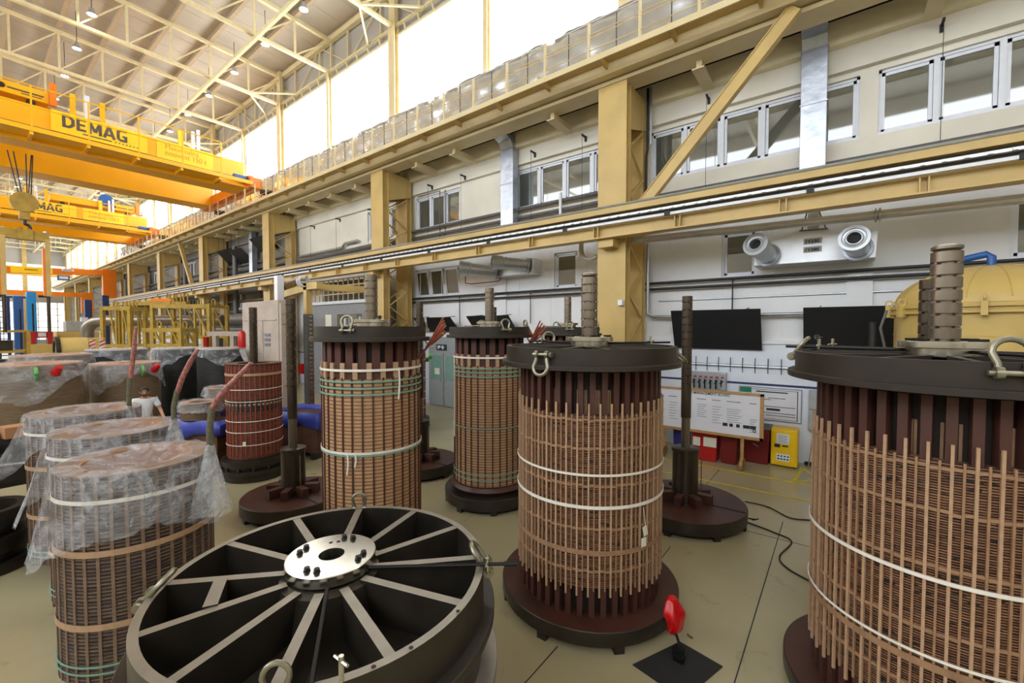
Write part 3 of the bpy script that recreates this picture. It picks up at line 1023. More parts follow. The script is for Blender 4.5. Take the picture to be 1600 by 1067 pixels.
def thing_part(name, parent, loc=(0, 0, 0)):
    """empty that is one part of a thing and holds its sub-parts"""
    o = bpy.data.objects.new(name, None)
    o.empty_display_size = .1
    C.objects.link(o)
    o.parent = parent
    o.location = loc
    return o

w0 = big_winding('lattice_winding', 'brown lattice winding standing in the centre with two white straps and paper tags', -2.31, 4.47, 10,
                 ((1.66, .022), (1.34, .032)), ((math.radians(-90), PI - .2), (math.radians(39), 2.35), (math.radians(150), .2)), ((2.9, 0), (.9, 0)))
tg = MB().box((0, 0, 0), (.004, .06, .10), Matrix.Rotation(.25, 3, 'X')).build('tag', 'paper', w0, False)
a = math.radians(-20)
tg.location = (.835 * math.cos(a), .835 * math.sin(a), 1.06); tg.rotation_euler = (0, 0, a)
tg2 = MB().box((0, 0, 0), (.004, .07, .09)).build('tag', 'paper', w0, False)
a = math.radians(-21.5)
tg2.location = (.837 * math.cos(a), .837 * math.sin(a), .95); tg2.rotation_euler = (0, 0, a)
a = math.radians(-20)
MB().tube([(.83 * math.cos(a - .03), .83 * math.sin(a - .03), 1.30), (.84 * math.cos(a), .84 * math.sin(a), 1.11)], .003, 5).build('tag_string', 'white_strap', w0)
w1 = big_winding('lattice_winding', 'brown lattice winding at the right edge of the view in front of the yellow tank', .63, 4.64, 2,
                 ((1.47, .026), (.95, .018)), ((math.radians(174), -.6), (math.radians(-81), -.25), (math.radians(40), .3)), ((math.radians(170), 0), (math.radians(150), 0), (math.radians(-60), 0)))

def wide_winding(label, x, y, zt, green, white, lead_a, mid, rope, sha=(-57, 49)):
    """tan cardboard winding of narrow radius"""
    t = thing('cardboard_winding', label, 'transformer winding', (x, y, 0), group='tan cardboard windings')
    base_disc(t, .81, .26, 'rim_dark')
    MB().lathe([(.55, .26), (.62, .26), (.70, .34), (.66, .40), (.55, .44)], 48, closed=True).build('foot_ring', 'base_brown', t)
    MB().lathe([(.48, .3), (.54, .3), (.54, 2.93), (.48, 2.93)], 48, closed=True).build('core_tube', 'core', t)
    slats(t, 24, .615, .3, 2.93, .095, .05, 'slat', 'slat')
    coil_layers(.42, zt, .632, .55, .045, 72, .006, .8).build('coil', 'coil_tan', t)
    s1 = MB().b6(.60, .645, -.010, .010, .40, zt + .02).build('dark_gap_strip', 'slat', t, False)
    for k in range(1, 32): copy_part(s1, t, 2 * PI * k / 32)
    st = MB().b6(.605, .640, -.03, .03, zt, zt + .2).build('tan_stick', 'tan', t, False)
    st.rotation_euler = (0, 0, PI / 24)
    for k in range(1, 24): copy_part(st, t, PI / 24 + 2 * PI * k / 24)
    for z in green: strap(t, .648, z, .022, 'green_strap')
    for z in white: strap(t, .648, z, .03, 'white_strap')
    for z in mid: strap(t, .648, z, .018, 'green_strap')
    pl = thing_part('clamp_plate', t)
    ring_plate(pl, .72, 2.98, 3.12, 3.10, 'black_steel', 'black_steel')
    for a in (math.radians(sha[0]), math.radians(sha[1]), 2.5):
        shackle(pl, a, .74, 3.07, -.15, .95)
    MB().lathe([(.04, 3.12), (.19, 3.12), (.19, 3.17), (.04, 3.17)], 40, closed=True).build('hub_disc', 'steel', t, bevel=.003)
    MB().lathe([(.04, 3.17), (.235, 3.17), (.235, 3.215), (.04, 3.215)], 40, closed=True).build('hub_disc', 'steel', t, bevel=.003)
    spindle(t, 3.215, 3.82, .08, 6, neck=.058)
    MB().tube([(-.72, .1, 3.14), (-.2, .05, 3.14)], .012, 8).build('tie_rod', 'steel', t)
    ca, sa = math.cos(lead_a), math.sin(lead_a)
    ld = MB()
    for k in range(9):
        o_ = (k - 4) * .018
        tx, ty = -sa, ca
        ld.tube([(.60 * ca + o_ * tx * .6, .60 * sa + o_ * ty * .6, zt + .18), (.74 * ca + o_ * tx * .6, .74 * sa + o_ * ty * .6, zt + .36),
                 (.98 * ca + o_ * 4.2 * tx, .98 * sa + o_ * 4.2 * ty, zt + .56 + ((k * 3) % 7) * .035)], .013, 6)
    ld.build('lead_bundle', 'copper_red', t)
    MB().tube([(.76 * ca, .76 * sa - .06, zt + .37), (.80 * ca, .80 * sa + .06, zt + .37), (.74 * ca, .74 * sa, zt + .42), (.70 * ca, .70 * sa - .05, zt + .55), (.66 * ca, .66 * sa - .1, 2.97)], .014, 6).build('tie_cord', 'white_strap', t)
    if rope:
        rp = MB()
        for (a, z0_, z1_) in rope:
            q = .66
            rp.tube([(q * math.cos(a), q * math.sin(a), z0_), (q * math.cos(a + .01), q * math.sin(a + .01), (z0_ + z1_) / 2), (q * math.cos(a - .015), q * math.sin(a - .015), z1_)], .011, 6)
        rp.build('rope_end', 'white_strap', t)
    return t
A3 = math.radians(-55)
wide_winding('tan cardboard winding left of centre with red leads at its right shoulder', -5.07, 3.46, 2.47, (2.44, 2.36, 2.28), (2.58, 1.56), math.radians(42), (1.53,), ((A3 - .1, 1.56, 1.30), (A3 + .05, 1.56, 1.40), (math.radians(-5), 2.6, 2.2)))
wide_winding('tan cardboard winding behind the central one with green straps and a white cord', -5.04, 5.89, 2.45, (2.42, 2.35, 2.28), (2.60,), math.radians(20), (1.41, .63, .54), ((math.radians(-118), 2.6, 1.2),), (-28, 62))
wide_winding('rearmost tan winding showing only its lid and leads behind the central one', -5.01, 8.63, 2.45, (2.42, 2.35), (2.60,), math.radians(-150), (1.4,), None)

# foreground clamping ring on a stack
ws = thing('clamping_ring', 'large dark spoked clamping ring with a bright steel hub in the foreground', 'clamping ring', (-2.51, 1.40, 0), group='stacked clamping rings')
ring_plate(ws, .955, 1.35, 1.59, 1.57, 'rim_grey', 'rim_dark', 12, 16.5, .07, .054)
MB().beam((.62 * math.cos(math.radians(-131)), .62 * math.sin(math.radians(-131)), 1.48), (.62 * math.cos(math.radians(-106)), .62 * math.sin(math.radians(-106)), 1.48), .07, .235).build('cross_plate', 'rim_dark', ws, False, top='rim_grey')
MB().beam((.33 * math.cos(math.radians(75)), .33 * math.sin(math.radians(75)), 1.47), (.33 * math.cos(math.radians(135)), .33 * math.sin(math.radians(135)), 1.47), .04, .22).build('cross_plate', 'rim_dark', ws, False, top='rim_grey')
HB = thing_part('hub_disc', ws, (-.06, .04, 0))
MB().lathe([(.078, 1.58), (.27, 1.58), (.272, 1.585), (.272, 1.643), (.268, 1.648), (.078, 1.648)], 64, closed=True).build('steel_disc', 'steel', HB)
MB().lathe([(.08, 1.50), (.24, 1.50), (.24, 1.58), (.08, 1.58)], 48, closed=True).build('hub_collar', 'rim_dark', HB)
b0 = None
for k in range(4):
    for d_ in (-.16, .16):
        a = math.radians(28 + 90 * k) + d_
        r_ = .205
        bm_ = MB().cyl((0, 0), .017, 1.648, 1.672, 6).cyl((0, 0), .021, 1.648, 1.652, 12) if b0 is None else None
        if b0 is None:
            b0 = bm_.build('bolt', 'bolt', HB); b0.location = (r_ * math.cos(a), r_ * math.sin(a), 0)
        else:
            copy_part(b0, HB, 0, (r_ * math.cos(a), r_ * math.sin(a), 0))
for a in (2.35, 2.65):
    o = MB().cyl((0, 0), .013, 1.6485, 1.6495, 12).build('bolt_hole', 'core', HB); o.location = (.16 * math.cos(a), .16 * math.sin(a), 0)
for a, tl in ((math.radians(43), .6), (math.radians(136.8), .15), (math.radians(-129), .75), (math.radians(-42.5), .15)):
    shackle(ws, a, .985 if abs(tl) > .3 else .94, 1.55 if abs(tl) > .3 else 1.58, -tl, 1.0 if abs(tl) > .3 else .72)
def rod(a, r1, hz=None):
    r_ = MB().tube([(.24, 0, 1.60), (r1, 0, 1.625)], .011, 8).tube([(r1 - .01, 0, 1.625), (r1 + .07, 0, 1.627)], .016, 8).build('tie_rod', 'bolt', ws)
    r_.rotation_euler = (0, 0, a)
    MB().tube([(r1 - .12, -.05, 1.64), (r1 - .12, .05, 1.63)], .008, 6).tube([(r1 - .12, 0, 1.58), (r1 - .12, 0, 1.66)], .012, 8).build('t_handle', 'steel', r_)
rod(math.radians(37.3), 1.10)
rod(math.radians(-34), 1.2)
hd = MB().tube([(0, 0, 1.58), (0, 0, 1.70)], .012, 8).tube([(-.05, 0, 1.675), (.05, 0, 1.68)], .008, 6).build('t_handle', 'steel', ws)
hd.location = (.945 * math.cos(math.radians(-27)), .945 * math.sin(math.radians(-27)), 0)
hl = MB()
for a in (-.33, -.14, -.6, .2):
    hl.cyl((.947 * math.cos(a), .947 * math.sin(a)), .011, 1.5995, 1.6015, 12)
hl.build('bolt_hole', 'core', ws)
first = None
for k in range(4):
    z = 1.30 - .325 * (k + 1)
    if first is None:
        first = thing('clamping_ring', 'dark ring directly under the spoked ring in the foreground', 'clamping ring', (-2.50, 1.41, z), group='stacked clamping rings')
        MB().lathe([(.93, .05), (.93, .325), (.88, .325), (.88, .05)], 96, closed=True).build('rim', 'rim_dark', first, bevel=.004)
        MB().lathe([(.86, 0), (1.03, 0), (1.03, .05), (.86, .05)], 96, closed=True).build('flange', 'rim_grey', first, bevel=.004)
    else:
        dup(first, (-2.50, 1.41, z), ['second', 'second', 'third', 'lowest'][k] + ' dark ring down in the stack under the spoked ring')

# bare winding posts on round bases
def post(label, x, y, R, z1, zs, rs, top):
    t = thing('winding_post', label, 'winding post', (x, y, 0), group='bare winding posts')
    base_disc(t, R, .27)
    MB().b6(.1, R - .02, -.02, .02, .262, .275).build('base_joint', 'core', t, False)
    cr = MB().b6(.16, .42, -.055, .055, .27, .42).build('chock', 'base_brown', t, False)
    for k in range(1, 8): copy_part(cr, t, k * PI / 4)
    MB().lathe([(.001, .27), (rs, .27), (rs, zs - .06), (rs * 1.08, zs - .05), (rs * 1.08, zs), (rs * .8, zs + .01), (.001, zs + .01)], 40).build('sleeve', 'shaft_dark', t)
    MB().tube([(rs + .05, 0, .3), (rs + .05, 0, zs - .1)], .008, 6).build('gauge_rod', 'steel', t)
    MB().cyl((0, 0), .068, zs, zs + .5, 28).build('bright_shaft', 'spindle', t)
    MB().cyl((0, 0), .078, zs + .5, zs + .5 + .55, 28).build('dark_shaft', 'shaft_dark', t)
    spindle(t, zs + 1.05, top, .078, 12, 'shaft_dark', 'notched_shaft', .056)
    return t
post('bare notched post on a round base in front of the bins', -2.0, 7.3, .92, 1, 1.13, .2, 3.62)
post('bare notched post on a round base left of the tan windings', -7.43, 3.49, .8, 1, 1.05, .19, 3.60)
post('bare post standing behind the left tan winding, base showing at its right', -7.2, 6.1, .8, 1, 1.1, .19, 3.66)
post('bare post standing behind the tan winding with green straps', -7.3, 8.7, .8, 1, 1.1, .19, 3.65)
post('bare post showing its tip behind the lid of the left tan winding', -13.3, 9.4, .8, 1, 1.1, .19, 3.55)
post('bare notched post close behind the right hand lattice winding', .74, 6.42, .70, 1, 1.1, .19, 3.62)

# copper windings with stretch film
def copper_winding(label, x, y, extra):
    t = thing('copper_winding', label, 'transformer winding', (x, y, 0), group='red brown copper windings')
    MB().lathe([(.1, 0), (.58, 0), (.58, .14), (.64, .16), (.64, .22), (.56, .24), (.62, .34), (.62, .42), (.45, .46), (.1, .46)], 48).build('base_ring', 'rim_dark', t)
    s0 = MB().b6(.52, .61, -.02, .02, .22, .36).build('base_rib', 'black_steel', t, False)
    for k in range(1, 14): copy_part(s0, t, 2 * PI * k / 14)
    coil_layers(.46, 2.35, .5, .40, .03, 64, .008, .75).build('coil', 'coil_copper', t)
    MB().lathe([(.505, 1.42), (.508, 1.42), (.508, 1.66), (.505, 1.66)], 64, closed=True).build('dark_wrap', 'coil_dark', t)
    s1 = MB().b6(.49, .512, -.010, .010, .5, 2.36).build('stick', 'copper_red', t, False)
    for k in range(1, 36): copy_part(s1, t, 2 * PI * k / 36)
    strap(t, .513, 2.16, .05, 'tan', 'tan_band')
    block_band(t, .515, 1.56, 40, .035, 'tan', .035, .014)
    for z in (1.86, 1.62, 1.22, 1.0, .74): strap(t, .514, z, .014, 'white_strap')
    MB().box((.52 * math.cos(-.75), .52 * math.sin(-.75), .78), (.006, .06, .09), Matrix.Rotation(-.75, 3, 'Z')).build('tag', 'paper', t, False)
    if extra:
        MB().lathe([(.30, 2.34), (.5, 2.34), (.53, 2.37), (.30, 2.37)], 48, closed=True).build('top_ring', 'wood_dark', t)
        spindle(t, 2.2, 3.53, .075, 11, 'shaft_dark', 'notched_shaft', .055)
    else:
        MB().tube([(.2, .45, 2.1), (.42, .5, 2.2), (.5, .45, 2.3)], .05, 8).build('green_tape_wrap', 'green_tape', t)
        MB().lathe([(.30, 2.34), (.5, 2.34), (.5, 2.37), (.30, 2.37)], 48, closed=True).build('top_ring', 'wood_dark', t)
    return t
copper_winding('red brown copper winding beside the grey panel with a tall notched shaft', -9.79, 3.82, True)
copper_winding('red brown copper winding partly hidden right of the left tan winding', -10.27, 8.25, False)

# ---------------------------------------------------------------- film wrapped coils in the left foreground
def film_sheet(t, R, zt, drop, sag, flare, rin, seed, m='film', gath=0.0):
    """crumpled clear film: sagging over the hollow, folded over the rim, ragged below; drop(a), flare(a)"""
    b = MB()
    n = 96
    rr = [0.01, rin * .5, rin * .85, rin, (rin + R) / 2, R + .008]
    steps = 10
    for i in range(n):
        a = 2 * PI * i / n
        ca, sa = math.cos(a), math.sin(a)
        for q, r_ in enumerate(rr):
            z = zt + .012 - (sag * (1 - (r_ / rin) ** 2) if r_ < rin else 0)
            z += noise.noise(Vector((r_ * 6 * ca, r_ * 6 * sa, seed))) * .035 * (1 if r_ < R else .3)
            z += abs(noise.noise(Vector((r_ * 14 * ca, r_ * 14 * sa, seed + 9)))) * .02
            b.v.append((r_ * ca, r_ * sa, z))
        D = drop(a) * (1 + .25 * noise.noise(Vector((ca * 3, sa * 3, seed))))
        F = flare(a)
        for s_ in range(1, steps + 1):
            u = s_ / steps
            fold = noise.noise(Vector((ca * 7, sa * 7, seed + u * .8)))
            fold2 = noise.noise(Vector((ca * 18, sa * 18, seed + u * 2)))
            r_ = R + .018 + F * (u ** 1.3) + (.015 + .09 * F) * u * abs(fold) * 2 + .02 * u * abs(fold2)
            b.v.append((r_ * ca, r_ * sa, zt - D * u + .03 * fold2 * u))
    P = len(rr) + steps
    for i in range(n):
        j = (i + 1) % n
        for q in range(P - 1):
            b.f.append((i * P + q, j * P + q, j * P + q + 1, i * P + q + 1))
    o = b.build('film_wrap', m, t)
    o.modifiers.clear()
    return o

def wrapped_coil(label, x, y, zt, seed, leadpts, dropf, flaref, m='coil_grey', R=.55):
    t = thing('wrapped_coil', label, 'coil', (x, y, 0), group='film wrapped coils in the left foreground')
    coil_layers(.2, zt, R, .40, .03, 72, .009, .72).build('coil', m, t)
    MB().lathe([(.40, zt), (R + .004, zt), (R + .004, zt + .012), (.40, zt + .012)], 72, closed=True).build('top_ring', 'stick_grey', t)
    MB().lathe([(.385, .22), (.40, .22), (.40, zt + .01), (.385, zt + .01)], 64, closed=True).build('inner_tube', 'card', t)
    s1 = MB().b6(R - .02, R + .006, -.012, .012, .2, zt).build('stick', 'stick_grey', t, False)
    for k in range(1, 36): copy_part(s1, t, 2 * PI * k / 36)
    strap(t, R + .010, zt - .20, .032)
    for z in (zt - .62, zt - 1.22): strap(t, R + .009, z, .05, 'tan', 'tan_band')
    for z in (.36, .30): strap(t, R + .012, z, .012, 'green_strap')
    b0 = MB().b6(.34, .60, -.05, .05, 0, .2).build('support_block', 'wood_dark', t, False)
    b0.rotation_euler = (0, 0, -.6)
    for k in range(1, 4): copy_part(b0, t, -.6 + k * PI / 2)
    film_sheet(t, R + .012, zt, dropf, .10, flaref, .40, seed)
    g, p = leadpts
    MB().tube(g, .028, 10).build('lead_sleeve', 'green_wrap', t)
    MB().tube(p, [.028] * (len(p) - 1) + [.018], 10).build('lead_end', 'pink_wrap', t)
    gp = g[0]
    gb = MB()
    n = 28
    for i in range(n):
        a = 2 * PI * i / n
        for q in range(7):
            u = q / 6
            r_ = .035 + .13 * u ** 1.4 + .05 * u * noise.noise(Vector((math.cos(a) * 3, math.sin(a) * 3, seed + u)))
            gb.v.append((gp[0] + r_ * math.cos(a), gp[1] + r_ * math.sin(a), gp[2] + .16 - .62 * u ** 1.2 + .03 * noise.noise(Vector((a, u * 3, seed)))))
    for i in range(n):
        for q in range(6):
            j = (i + 1) % n
            gb.f.append((i * 7 + q, j * 7 + q, j * 7 + q + 1, i * 7 + q + 1))
    gb.build('gathered_film', 'film_dense', t)
    return t
def gauss(a, c, w):
    d = (a - c + PI) % (2 * PI) - PI
    return math.exp(-(d / w) ** 2)
LF = math.radians(-101)
RT = math.radians(50)
wrapped_coil('front film wrapped coil beside the spoked ring', -5.13, 1.01, 1.90, 1.3,
             ([(.53, .40, 1.86), (.53, .40, 2.05), (.53, .40, 2.18), (.54, .42, 2.38)], [(.54, .42, 2.36), (.60, .47, 2.48), (.67, .53, 2.58), (.82, .65, 2.78)]),
             lambda a: .42 + .28 * gauss(a, LF, .8) + .2 * gauss(a, RT, .6), lambda a: .03 + .10 * gauss(a, LF, .6) + .08 * gauss(a, RT, .4))
wrapped_coil('middle film wrapped coil of the left foreground row of three', -6.59, 1.11, 1.95, 5.7,
             ([(.49, .41, 1.9), (.49, .41, 2.07), (.49, .41, 2.19), (.52, .44, 2.38)], [(.52, .44, 2.36), (.56, .48, 2.53), (.63, .54, 2.71), (.70, .60, 2.86)]),
             lambda a: .35 + .55 * gauss(a, LF, .7) + .15 * gauss(a, RT, .6), lambda a: .03 + .17 * gauss(a, LF, .7) + .06 * gauss(a, RT, .4))
wrapped_coil('third film wrapped coil of the left row, in front of the man', -7.99, 1.05, 2.0, 9.2,
             ([(.43, .35, 1.9), (.43, .35, 2.16), (.43, .36, 2.35), (.44, .37, 2.45)], [(.44, .37, 2.43), (.45, .38, 2.55), (.46, .41, 2.80), (.48, .43, 3.11)]),
             lambda a: .3 + .75 * gauss(a, LF, .6) + .1 * gauss(a, RT, .6), lambda a: .03 + .36 * gauss(a, LF, .6) + .05 * gauss(a, RT, .4))

def rear_coil(label, x, y, R, zt, m, seed, drop, cap=None, extra=None):
    t = thing('wrapped_coil', label, 'coil', (x, y, 0), group='film wrapped coils in the background')
    coil_layers(.25, zt, R, R * .75, .05, 64, .004, .9).build('coil', m, t)
    MB().lathe([(R * .2, zt), (R + .005, zt), (R + .005, zt + .03), (R * .2, zt + .03)], 64, closed=True).build('top_ring', 'card' if m != 'coil_dark' else 'plank', t)
    MB().lathe([(.1, 0), (R * .95, 0), (R * .95, .25), (.1, .25)], 40).build('base', 'rim_dark', t)
    film_sheet(t, R + .01, zt + .03, lambda a: drop * (1 + .5 * math.sin(a * 3 + seed)), .03, lambda a: .05 + .06 * gauss(a, LF, .5), R * .8, seed)
    if extra:
        a, col = extra
        MB().tube([((R + .05) * math.cos(a), (R + .05) * math.sin(a), zt - .16), ((R + .2) * math.cos(a), (R + .2) * math.sin(a), zt - .02)], [.09, .05], 10).build('lead_cap', col, t)
        MB().tube(arc(((R + .03) * math.cos(a - .35), (R + .03) * math.sin(a - .35), zt - .15), .11, 0, 6.2, 12), .035, 8).build('green_tape_roll', 'green_tape', t)
    return t
rear_coil('wide brown coil under film at the left edge with a red lead cap', -14.3, 1.02, .80, 2.28, 'coil_card', 2.2, .55, extra=(math.radians(20), 'red_plastic'))
rear_coil('wide brown coil under film behind the man with a red lead cap', -14.9, 2.72, .70, 2.16, 'coil_card', 4.1, .45, extra=(math.radians(35), 'red_plastic'))
rear_coil('grey coil under film behind the coil at the man', -18.9, 3.25, .76, 2.38, 'coil_dark', 6.6, .4)
rear_coil('brown coil under film behind the left edge coil', -17.6, 1.65, .80, 2.32, 'coil_card', 1.6, .4)
rear_coil('tall black coil under film in front of the yellow frame', -15.96, 4.11, .60, 2.47, 'coil_dark', 3.9, .35)
rear_coil('tall black coil under film beside the grey panel', -14.35, 4.72, .58, 2.49, 'coil_dark', 8.8, .3)
r = thing('lead_cap', 'red cylindrical lead cap standing in front of the grey panel', 'cap', (-13.6, 5.0, 2.52))
MB().tube([(0, 0, .02), (0, 0, .42), (0, 0, .50)], [.10, .10, .06], 14).build('cap', 'red_plastic', r)
MB().tube([(0, 0, -.02), (.03, .05, -.25), (.1, .1, -.45)], [.08, .07, .05], 10).build('film_sleeve', 'film_dense', r)
def crate(label, x, y, sx, sy, z, rz):
    t = thing('pallet_crate', label, 'crate', (x, y, 0), rz, group='crates with blue covers')
    MB().b6(-sx / 2, sx / 2, -sy / 2, sy / 2, .16, z - .05).build('body', 'wood_dark', t, False)
    fe = MB()
    for q in (-.4, 0, .4):
        fe.b6(q * sx - .06, q * sx + .06, -sy / 2, sy / 2, 0, .16)
    fe.build('runner', 'rim_dark', t, False)
    b = MB()
    n = 60
    pts = []
    for i in range(n):
        a = 2 * PI * i / n
        u = max(abs(math.cos(a)), abs(math.sin(a)))
        px, py = math.cos(a) / u * sx / 2, math.sin(a) / u * sy / 2
        for q, (k, dz) in enumerate(((.72, -.10), (.80, .02), (1.02, .06), (1.10, -.02), (1.13, -.26))):
            w_ = noise.noise(Vector((px * 4, py * 4, q * .7 + x))) * .06
            b.v.append((px * k + w_, py * k + w_, z + dz + w_ + (.10 * noise.noise(Vector((px * 3, py * 3, x))) if q == 4 else 0)))
    for i in range(n):
        j = (i + 1) % n
        for q in range(4):
            b.f.append((i * 5 + q, j * 5 + q, j * 5 + q + 1, i * 5 + q + 1))
    o = b.build('cover', 'blue_tarp', t)
    sm = o.modifiers.new('solid', 'SOLIDIFY'); sm.thickness = .008
    return t
crate('blue covered crate left of the red brown winding with coils on it', -11.25, 3.45, 1.5, 1.2, 1.08, .5)
crate('blue covered crate right of the bare post by the left tan winding', -10.45, 5.3, 1.3, 1.0, 1.05, .4)
crate('low blue covered crate just behind the red brown winding', -12.1, 4.6, .9, .8, .95, .2)
def small_coil(label, x, y, z, R, h, seed):
    t = thing('small_coil', label, 'coil', (x, y, z), group='small coils on the crate')
    coil_layers(0, h, R, R * .6, .03, 40, .006, .8).build('coil', 'coil_card', t)
    MB().lathe([(.2, h - .01), (R * .96, h - .01), (R * .96, h + .01), (.2, h + .01)], 40, closed=True).build('top_ring', 'card', t)
    film_sheet(t, R + .01, h + .01, lambda a: .18, .04, lambda a: .05, R * .7, seed)
small_coil('small film covered coil on the blue crate, lower front one', -11.02, 3.2, 1.16, .36, .34, 2.5)
small_coil('small film covered coil on the blue crate, rear one with pink leads', -11.72, 3.88, 1.16, .36, .52, 7.5)
# far left: rack with a box, stacked iron rings
t = thing('iron_ring_stack', 'stack of black iron rings on the floor at the left edge', 'ring stack', (-8.75, .12, 0))
for k, (rr_, z0_, z1_) in enumerate(((.52, 0, .14), (.42, .14, .26), (.50, .26, .46), (.40, .46, .56), (.46, .56, .78))):
    MB().lathe([(rr_ - .12, z0_), (rr_ - .02, z0_), (rr_, (z0_ + z1_) / 2), (rr_ - .02, z1_), (rr_ - .12, z1_)], 48, closed=True).build('ring', 'rim_dark', t)
MB().tube([(-.45, 0, .80), (0, .05, .84), (.45, .1, .82)], .012, 6).tube([(-.4, -.1, .80), (.1, -.2, .83), (.44, -.05, .80)], .012, 6).build('rope', 'white_strap', t)
t = thing('machine_rack', 'dark steel rack at the left edge behind the wrapped coils', 'rack', (-10.6, .35, 0))
MB().b6(-.7, .7, -.5, .5, 1.36, 1.44).b6(-.7, .7, -.5, .5, .7, .76).build('shelf', 'rim_dark', t, False)
for sx in (-.65, .65):
    for sy in (-.45, .45):
        MB().b6(sx - .04, sx + .04, sy - .04, sy + .04, 0, 1.36).build('leg', 'rim_dark', t, False)
MB().b6(-.6, .6, -.4, .4, .76, 1.2).build('machine_body', 'black_steel', t, False)
MB().tube([(.62, -.4, 1.02), (.68, 0, 1.05), (.62, .4, 1.0)], .02, 8).build('pipe', 'galv', t)
o = MB().box((0, 0, .085), (.30, .34, .17)).build('cardboard_box', 'card', None, False, bevel=.004, loc=(-10.0, .55, 1.44)); o.rotation_euler = (0, 0, .2)
tag(o, 'small open cardboard box on the dark rack at the left edge', 'box')
o = MB().box((0, 0, .06), (.26, .22, .12)).build('paper_box', 'white_board', None, False, bevel=.004, loc=(-10.05, .22, 1.44))
tag(o, 'white box on the rack beside the cardboard box', 'box')

# ================================================================ CRANES
RX = math.radians(90)
def crane(label, x, label2=False):
    t = thing('bridge_crane', label, 'crane', (x, 0, 0), group='yellow bridge cranes')
    MB().b6(-1.0, 0, -10.2, 9.55, 10.36, 11.85).build('front_girder', 'crane', t, False, bevel=.01)
    MB().b6(-5.9, -4.6, -10.2, 9.55, 10.36, 11.85).build('rear_girder', 'crane', t, False, bevel=.01)
    ec = MB().b6(-6.6, .9, 9.5, 10.1, 10.42, 10.95).build('end_carriage', 'orange', t, False, bevel=.01)
    for xx in (-6.2, .5):
        w_ = MB().tube([(xx, 9.9 + .3, 10.42), (xx, 10.7, 10.42)], .17, 20).build('wheel', 'rim_dark', ec)
    wk = MB().b6(.0, .98, -10.2, 8.25, 10.52, 10.56)
    wk.b6(.94, .99, -10.2, 9.6, 10.52, 10.70)
    wk.b6(-.02, .6, 8.25, 9.6, 10.40, 10.52)
    for k in range(13):
        wk.b6(0, .95, 8.1 - 1.55 * k, 8.2 - 1.55 * k, 10.40, 10.52)
    wk = wk.build('walkway', 'crane', t, False)
    rl = MB()
    for k in range(13):
        y = 8.2 - 1.56 * k
        rl.b6(.93, .98, y - .025, y + .025, 10.56, 12.22)
    for z in (11.45, 12.22):
        rl.tube([(.955, -10.2, z), (.955, 8.2, z)], .025, 6)
    rl.build('handrail', 'crane', t)
    MB().b6(.0, .035, -10.2, 9.5, 10.98, 11.02).build('cable_rail', 'pipe_black', t, False)
    MB().b6(-.02, .10, 2.55, 5.55, 11.02, 11.86).build('sign_board', 'crane_sign', t, False)
    H, Wd, th = .52, .36, .10
    for ch, y0 in zip('DEMAG', (2.86, 3.27, 3.62, 4.08, 4.50)):
        b = MB()
        def st(ya, za, yb, zb, w_=th):
            b.beam((.104, y0 + ya, 11.26 + za), (.104, y0 + yb, 11.26 + zb), .012 if False else w_, .012, (1, 0, 0))
        if ch == 'D':
            st(.05, 0, .05, H); st(0, .05, .22, .05); st(0, H - .05, .22, H - .05); st(.20, .05, .31, .16); st(.20, H - .05, .31, H - .16); st(.31, .12, .31, H - .12)
        if ch == 'E':
            st(.05, 0, .05, H); st(0, .05, .29, .05, .09); st(0, H / 2, .26, H / 2, .08); st(0, H - .05, .29, H - .05, .09)
        if ch == 'M':
            st(.05, 0, .05, H); st(.37, 0, .37, H); st(.05, H - .02, .21, .10); st(.37, H - .02, .21, .10)
        if ch == 'A':
            st(.03, 0, .19, H); st(.35, 0, .19, H); st(.08, .14, .30, .14, .08)
        if ch == 'G':
            st(.06, .10, .06, H - .10); st(.05, .12, .15, .04); st(.05, H - .12, .15, H - .04); st(.12, .05, .33, .05); st(.12, H - .05, .34, H - .05, .09); st(.31, .02, .31, .25); st(.20, .23, .36, .23, .08)
        b.build('lettering', 'lead_grey', t, False)
    MB().b6(.10, .107, 3.45, 4.35, 11.14, 11.19).build('sign_underline', 'lead_grey', t, False)
    ds = MB()
    for k in range(7):
        ds.b6(.10, .107, 4.45 + .12 * k, 4.50 + .12 * k, 11.14, 11.19)
    ds.build('sign_dots', 'lead_grey', t, False)
    MB().b6(0, .03, 5.9, 8.15, 10.98, 11.86).build('load_sign', 'crane_sign', t, False)
    text('Maksimalna', .34, 'sign_text', t, (.035, 6.2, 11.50), (RX, 0, RX), sx=.85, extrude=.002)
    text('nosivost 150 t', .34, 'sign_text', t, (.035, 6.2, 11.22), (RX, 0, RX), sx=.85, extrude=.002)
    for y in (3.2, 4.1):
        MB().b6(-.14, -.02, y - .08, y + .08, 11.85, 12.75).build('mast', 'crane', t, False)
    MB().b6(-.15, -.01, 3.55, 3.7, 11.85, 12.85).build('cable_mast', 'frame_white', t, False)
    MB().b6(-.14, .0, 7.28, 7.4, 11.85, 12.7).build('cable_mast', 'frame_white', t, False)
    MB().b6(-.14, .0, 7.5, 7.62, 11.85, 12.85).build('cable_mast', 'frame_white', t, False)
    MB().b6(-.14, -.02, 6.75, 6.95, 11.85, 12.6).build('mast', 'crane_sign', t, False)
    MB().tube([(.45, 8.9, 10.86), (.45, 9.5, 10.86)], .17, 16).build('drive_motor', 'blue', t)
    MB().b6(.2, .7, 9.5, 9.75, 10.66, 11.05).build('gearbox', 'orange', t, False)
    return t
k1 = crane('nearest yellow bridge crane high under the roof', -25.3)
dup(k1, (-44.0, 0, 0), 'second yellow bridge crane, beyond the nearest one')
